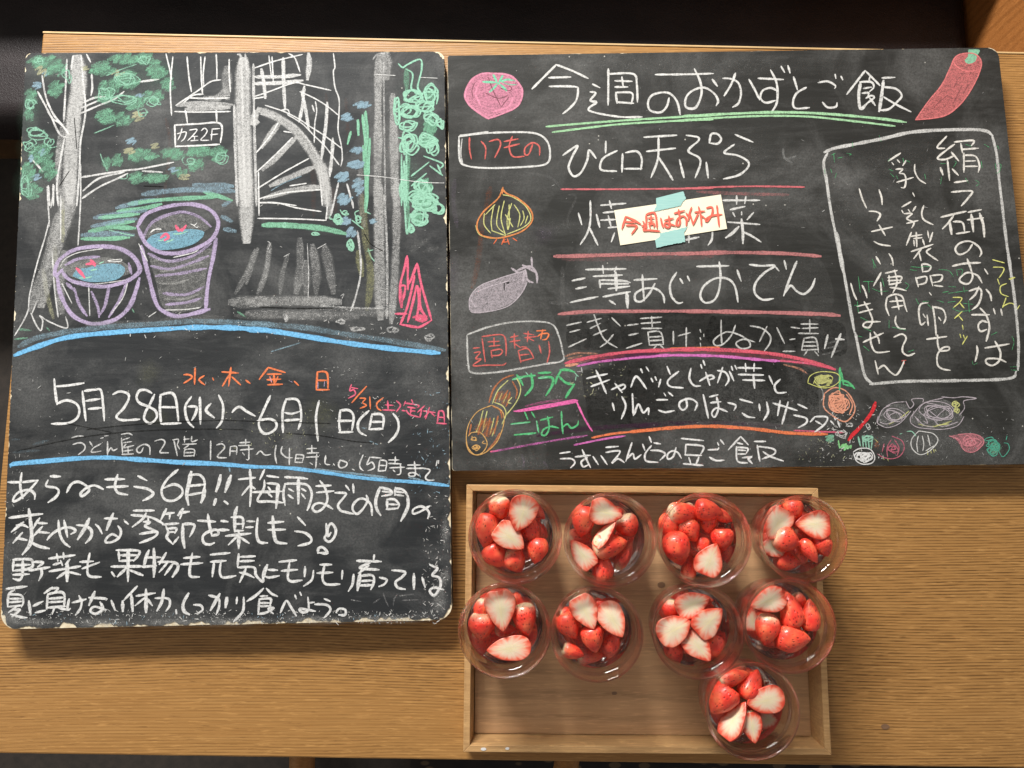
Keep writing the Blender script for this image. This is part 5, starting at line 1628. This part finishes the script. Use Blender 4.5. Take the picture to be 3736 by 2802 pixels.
spot(1650 + 1635 / 2.765, 2202 + 905 / 2.765, TF + .0002, .0028, .0016, M['spot'], 'stain', tray)
spot(1650 + 2110 / 2.765, 1700 + 1200 / 2.765, TF + .0002, .004, .003, M['spot'], 'stain', tray)
spot(1650 + 315 / 2.765, 2202 + 1468 / 2.765, TZ + .0002, .0026, .0014, M['crumb'], 'chalk_mark', tray)
spot(1650 + 555 / 2.765, 2202 + 1462 / 2.765, TZ + .0002, .0018, .0012, M['crumb'], 'chalk_mark', tray)

# ---------------------------------------------------------------- glass cups
RIM = .088
prof_out = [(0.0, .0), (.021, .0), (.0235, .0006), (.0252, .003), (.0282, .0085), (.0312, .015), (.0346, .023), (.0370, .033), (.0384, .044), (.0388, .055), (.0386, .063), (.0388, .069), (.0400, .0750), (.0414, .0800), (.0424, .0822), (.0428, .0832), (.0427, .0840), (.0421, .0846)]
prof_in = [(.0413, .0846), (.0406, .0841), (.0403, .0832), (.0401, .0815), (.0396, .0770), (.0392, .0738), (.0387, .0729), (.0378, .0723), (.0370, .0717), (.0366, .0700), (.0364, .0640), (.0365, .055), (.0361, .045), (.0347, .034), (.0323, .0245), (.0290, .017), (.0250, .011), (.018, .0078), (.009, .0068), (0.0, .0065)]
def lathe(prof, n=72):
    vs, fs = [], []
    rings = []
    for r_, z_ in prof:
        if r_ < 1e-6:
            vs.append((0, 0, z_)); rings.append([len(vs) - 1])
        else:
            rings.append([len(vs) + k for k in range(n)])
            for k in range(n):
                a_ = 2 * math.pi * k / n; vs.append((r_ * math.cos(a_), r_ * math.sin(a_), z_))
    for a_, b_ in zip(rings[:-1], rings[1:]):
        for k in range(n):
            k2 = (k + 1) % n
            if len(a_) == 1: fs.append((a_[0], b_[k2], b_[k]))
            elif len(b_) == 1: fs.append((a_[k], a_[k2], b_[0]))
            else: fs.append((a_[k], a_[k2], b_[k2], b_[k]))
    return vs, fs
gv, gf = lathe(prof_out + prof_in)
gme = bpy.data.meshes.new('glass_bowl'); gme.from_pydata(gv, [], gf); gme.materials.append(M['glass'])
gme.polygons.foreach_set('use_smooth', [True] * len(gme.polygons)); gme.update()
LIQ = .060
sprof = [(0, .0078), (.009, .0082), (.0175, .0092), (.0245, .0125), (.0283, .018), (.0316, .0252), (.0340, .0345), (.0354, .045), (.0357, LIQ - .0006), (.0354, LIQ), (0, LIQ)]
sv, sf = lathe(sprof)
sme = bpy.data.meshes.new('syrup'); sme.from_pydata(sv, [], sf); sme.materials.append(M['syrup'])
sme.update()

def berry_profile(t):
    if t < .34: r_ = math.sqrt(max(0, 1 - (1 - t / .34) ** 2)) ** .85
    else: r_ = math.cos((t - .34) / .66 * math.pi / 2) ** .78
    return .5 * r_
def berry_mesh(seed, half):
    """unit length along X (stem end -0.5, tip +0.5), width 1 in Y; for a half the cut plane is z = 0, skin below"""
    rg = random.Random(seed)
    a1, a2, sk = rg.uniform(-.06, .06), rg.uniform(.0, 9), rg.uniform(-.10, .10)
    ns, na = 22, 32
    vs = []; fs = []
    def pt(t, th):
        r_ = berry_profile(t) * (1 + a1 * math.sin(t * 5 + a2)) * (1 + .10 * mnoise.noise(Vector((t * 3 + seed, math.cos(th), math.sin(th)))))
        x = t - .5
        if t < .10 and seed % 2: x = max(x, -.43)
        return (x + .0, r_ * math.cos(th) + sk * t * (1 - t) * 1.6, r_ * math.sin(th))
    th0, th1 = (math.pi, 2 * math.pi) if half else (0, 2 * math.pi)
    cnt = na // 2 + 1 if half else na
    for i in range(1, ns):
        t = i / ns
        t = .5 - .5 * math.cos(math.pi * t)
        for k in range(cnt):
            th = th0 + (th1 - th0) * k / (cnt - 1 if half else na)
            vs.append(pt(t, th))
    A = len(vs); vs.append(pt(0.0, 0)); B = len(vs); vs.append(pt(1.0, 0))
    vs[A] = (vs[A][0], sk * 0, 0 if not half else 0); vs[B] = (.5, 0, 0)
    seg = cnt - 1 if half else cnt
    for i in range(ns - 2):
        for k in range(seg):
            k2 = (k + 1) % cnt
            fs.append((i * cnt + k, i * cnt + k2, (i + 1) * cnt + k2, (i + 1) * cnt + k))
    for k in range(seg):
        k2 = (k + 1) % cnt
        fs.append((A, k2, k)); fs.append((B, (ns - 2) * cnt + k, (ns - 2) * cnt + k2))
    me = bpy.data.meshes.new('strawberry_skin'); me.from_pydata(vs, [], fs); me.materials.append(M['skin'])
    me.polygons.foreach_set('use_smooth', [True] * len(me.polygons)); me.update()
    if not half: return me, None
    # cut face: rings from the outline to the middle, slightly domed
    left = [vs[i * cnt] for i in range(ns - 1)]; right = [vs[i * cnt + cnt - 1] for i in range(ns - 1)]
    outline = [vs[A]] + right + [vs[B]] + left[::-1]
    n = len(outline)
    cx_, cy_ = sum(p[0] for p in outline) / n, sum(p[1] for p in outline) / n
    fv, ff, uv = [], [], []
    rings = [1.0, .985, .93, .84, .7, .5, .28]
    for ri, s_ in enumerate(rings):
        for k, p in enumerate(outline):
            z_ = -.012 if s_ == 1.0 else (.012 + .05 * (1 - s_) ** .8 * .6)
            z_ += .015 * mnoise.noise(Vector((p[0] * s_ * 4, p[1] * s_ * 4, seed))) * (s_ < .95)
            fv.append((cx_ + (p[0] - cx_) * s_, cy_ + (p[1] - cy_) * s_, z_)); uv.append((s_, k / n))
    fv.append((cx_, cy_, .045)); uv.append((0, .5))
    for ri in range(len(rings) - 1):
        for k in range(n):
            k2 = (k + 1) % n
            ff.append((ri * n + k, ri * n + k2, (ri + 1) * n + k2, (ri + 1) * n + k))
    for k in range(n): ff.append(((len(rings) - 1) * n + k, (len(rings) - 1) * n + (k + 1) % n, len(fv) - 1))
    fm = bpy.data.meshes.new('cut_face'); fm.from_pydata(fv, [], ff); fm.materials.append(M['flesh'])
    ul = fm.uv_layers.new(name='UVMap')
    for poly in fm.polygons:
        ks = [fm.loops[li].vertex_index for li in poly.loop_indices]
        wrap = any(uv[k][1] < .2 for k in ks) and any(uv[k][1] > .8 for k in ks)
        for li, k in zip(poly.loop_indices, ks):
            u = list(uv[k])
            if wrap and u[1] < .2: u[1] += 1.0
            ul.data[li].uv = u
    fm.polygons.foreach_set('use_smooth', [True] * len(fm.polygons)); fm.update()
    return me, fm
WHOLE = [berry_mesh(s_, False)[0] for s_ in (1, 2, 3, 4)]
HALF = [berry_mesh(s_, True) for s_ in (11, 12, 13, 14, 15)]

CUPS = [
 # rim centre (px), scale, label, berries: region(U/V/W/X) kind cx cy len wid ang z
 ((1880, 1957), 1.0, 'leftmost far-row cup', 'U', 'h 705 480 345 265 -108 75;h 575 715 340 240 -38 72;w 485 430 215 205 -80 70;w 345 650 350 215 -95 68;w 800 660 270 220 -60 63;w 410 940 270 235 -50 64;w 635 960 235 225 -60 63;w 855 850 260 210 -100 65;w 870 470 170 120 -45 58;w 600 560 180 140 20 50;w 660 820 200 160 -30 50'),
 ((2226, 1969), 1.0, 'second far-row cup from left', 'U', 'h 1540 470 325 235 -12 76;w 1310 545 310 220 -100 69;w 1290 720 230 170 0 59;h 1310 895 330 200 128 69;w 1780 610 230 225 -60 66;e 1535 680 340 150 52 74;w 1600 795 330 240 8 73;w 1515 1010 280 200 100 64;w 1740 900 310 130 62 61;w 1680 480 120 90 -60 62;w 1450 900 200 160 0 50'),
 ((2572, 1970), 1.0, 'third far-row cup from left', 'V', 'w 395 450 300 215 0 70;w 660 450 280 205 -12 72;w 250 610 260 190 -88 64;w 465 655 230 205 -60 68;w 650 600 220 190 -88 63;w 800 745 230 215 -90 69;w 345 840 320 260 -75 76;w 600 770 230 190 60 60;h 660 950 330 250 68 70;w 460 1030 230 150 80 62;w 800 510 200 120 -30 64;w 830 870 180 150 -90 56;w 520 850 180 150 0 50'),
 ((2932, 1966), .94, 'rightmost far-row cup', 'V', 'h 1320 565 340 245 -118 73;w 1515 460 240 190 -90 66;h 1700 585 345 250 178 72;w 1450 750 260 235 -20 76;h 1285 810 230 190 185 64;w 1460 960 260 190 -10 62;w 1680 860 250 130 -60 73;w 1830 810 240 190 -62 69;w 1620 700 180 140 0 50;w 1580 900 140 120 40 46'),
 ((1841, 2300), .98, 'leftmost middle-row cup', 'W', 'h 485 57 400 265 -82 76;w 300 85 240 160 -100 65;w 290 235 260 235 -92 71;w 740 165 290 225 -80 72;h 570 445 400 225 185 71;w 540 270 200 130 0 60;w 660 -10 200 120 -60 64;w 290 410 220 190 -88 56;w 780 345 200 150 -90 58'),
 ((2178, 2314), .98, 'second middle-row cup from left', 'W', 'h 1335 80 345 235 -62 75;h 1612 160 345 240 -60 75;w 1175 230 270 205 -60 70;w 1430 365 250 210 -80 74;w 1220 490 220 145 -20 66;w 1600 430 250 180 -98 61;w 1160 105 150 120 0 64;w 1400 530 260 150 0 55;w 1300 330 200 150 0 54;w 1500 10 150 110 0 62'),
 ((2548, 2305), .98, 'third middle-row cup from left', 'X', 'h 480 5 345 225 22 73;h 300 260 330 275 28 76;h 645 180 345 240 42 75;h 530 425 340 230 -48 74;w 270 70 200 180 -100 64;w 310 490 220 180 -62 60;w 745 410 260 225 38 62;w 470 220 200 150 0 56;w 420 120 150 120 0 55;w 620 -30 160 110 0 60'),
 ((2881, 2283), .98, 'rightmost middle-row cup', 'X', 'h 1245 -35 345 215 198 75;w 1490 70 330 220 100 72;w 1690 125 300 185 92 70;w 1255 270 290 225 -100 72;w 1510 365 335 250 0 72;h 1085 165 210 150 92 64;w 1190 110 170 130 0 61;w 1400 240 180 140 0 52;w 1580 -20 180 120 -60 62'),
 ((2746, 2594), .99, 'lone near-row cup', 'X', 'w 910 750 310 150 12 73;w 1095 825 290 220 60 72;w 800 980 315 260 -128 75;h 1215 965 350 250 190 74;e 895 1170 390 210 54 73;h 1075 1235 285 190 -80 73;h 1240 1165 170 160 0 60;w 960 1080 180 140 0 52;w 1100 1100 160 130 0 54'),
]
REG = {'U': (1650, 1700), 'V': (2350, 1700), 'W': (1650, 2202), 'X': (2350, 2202)}
CLK = ['three', 'two', 'one', 'twelve', 'eleven', 'ten', 'nine', 'eight', 'seven', 'six', 'five', 'four']
rng = random.Random(21)
bi = 0
for ci, (rc, ks, where, reg, items) in enumerate(CUPS):
    c = P(rc[0], rc[1], TF + .083 * ks)
    cup = empty('glass_cup', (c.x, c.y, TF + .0002), 'clear glass cup of strawberries on the tray, the ' + where, 'cup', 'glass dessert cups standing on the wooden tray')
    for nm, me in (('bowl', gme), ('syrup', sme)):
        o = bpy.data.objects.new(nm, me); col.objects.link(o); o.parent = cup; o.scale = (ks, ks, ks)
        o.rotation_euler[2] = rng.uniform(0, 6)
    ox, oy = REG[reg]
    seen = {}
    recs = []
    for it in items.split(';'):
        t = it.split(); kind = t[0]; cx_, cy_, ln, wd, ang, zz = [float(x) for x in t[1:]]
        ln *= 1.09; wd *= 1.12
        z = TF + (zz / 1000 - .004) * ks
        p = P(ox + cx_ / 2.765, oy + cy_ / 2.765, z)
        s_ = (H - z) / F / 2.765
        l_, w_ = ln * s_, wd * s_
        # stay inside the bowl
        dx, dy = p.x - c.x, p.y - c.y
        rr = math.hypot(dx, dy)
        Rz = .0366 * ks
        ext = min(l_, w_) * .5 * .80
        lim = max(.001, Rz - ext)
        if rr > lim: dx, dy = dx * lim / rr, dy * lim / rr; rr = lim
        recs.append((kind, c.x + dx, c.y + dy, z, l_, w_, ang, rr, dx, dy, zz))
    keys = {}
    for r_ in recs:
        hour = CLK[int(round(math.degrees(math.atan2(r_[9], r_[8])) / 30)) % 12]
        pos = 'in the middle' if r_[7] < .009 else "at %s o'clock" % hour
        keys.setdefault((r_[0], pos), []).append(r_)
    for n_ in range(7):        # the layer below
        th = 2 * math.pi * (n_ + rng.uniform(-.25, .25)) / 7
        rr = .0205 * ks; zz = rng.uniform(37, 44)
        l_, w_ = rng.uniform(.026, .031) * ks, rng.uniform(.019, .022) * ks
        keys.setdefault(('d', "at %s o'clock" % CLK[int(round(math.degrees(th) / 30)) % 12]), []).append(
            ('w', c.x + rr * math.cos(th), c.y + rr * math.sin(th), TF + zz / 1000 * ks, l_, w_, math.degrees(th) + rng.uniform(40, 140), rr, 0, 0, zz))
    recs += [r_ for (kd, _), rs in keys.items() if kd == 'd' for r_ in rs]
    labels = {}
    for (kd, pos), rs in keys.items():
        rs.sort(key=lambda r_: -r_[10])
        for n_, r_ in enumerate(rs):
            extra = '' if len(rs) == 1 else ('upper ', 'lower ', 'lowest ')[n_]
            what = {'h': 'halved strawberry cut side up ', 'w': 'red seeded strawberry ', 'e': 'tilted halved strawberry ', 'd': 'bottom layer strawberry '}[kd]
            labels[id(r_)] = extra + what + pos + ' in the ' + where
    for r_ in recs:
        kind, x, y, z, l_, w_, ang, rr, dx, dy, zz = r_
        lab = labels[id(r_)]
        loc = (x, y, z)
        bi += 1
        a_ = R(ang)
        tilt = (rng.uniform(-.16, .16), rng.uniform(-.16, .16))
        if kind in 'he':
            sm, fm = HALF[bi % len(HALF)]
            o = bpy.data.objects.new('strawberry', None); col.objects.link(o); o.empty_display_size = .01
            o.location = (x, y, z + .003)
            rx = tilt[0] * .7 if kind == 'h' else R(-52)
            o.rotation_euler = (rx, tilt[1] * .7, a_)
            dpt = w_ * .95
            for nm, me in (('skin', sm), ('cut_face', fm)):
                k_ = bpy.data.objects.new(nm, me); col.objects.link(k_); k_.parent = o; k_.scale = (l_, w_, dpt)
            tag(o, lab, 'strawberry', 'halved strawberries in the cups')
        else:
            o = bpy.data.objects.new('strawberry', WHOLE[bi % len(WHOLE)]); col.objects.link(o)
            hgt = min(w_, l_) * .95
            o.location = (x, y, z - hgt * .18); o.scale = (l_, w_, hgt)
            o.rotation_euler = (rng.uniform(0, 1.0), tilt[1], a_)
            tag(o, lab, 'strawberry', 'red strawberries in the cups')
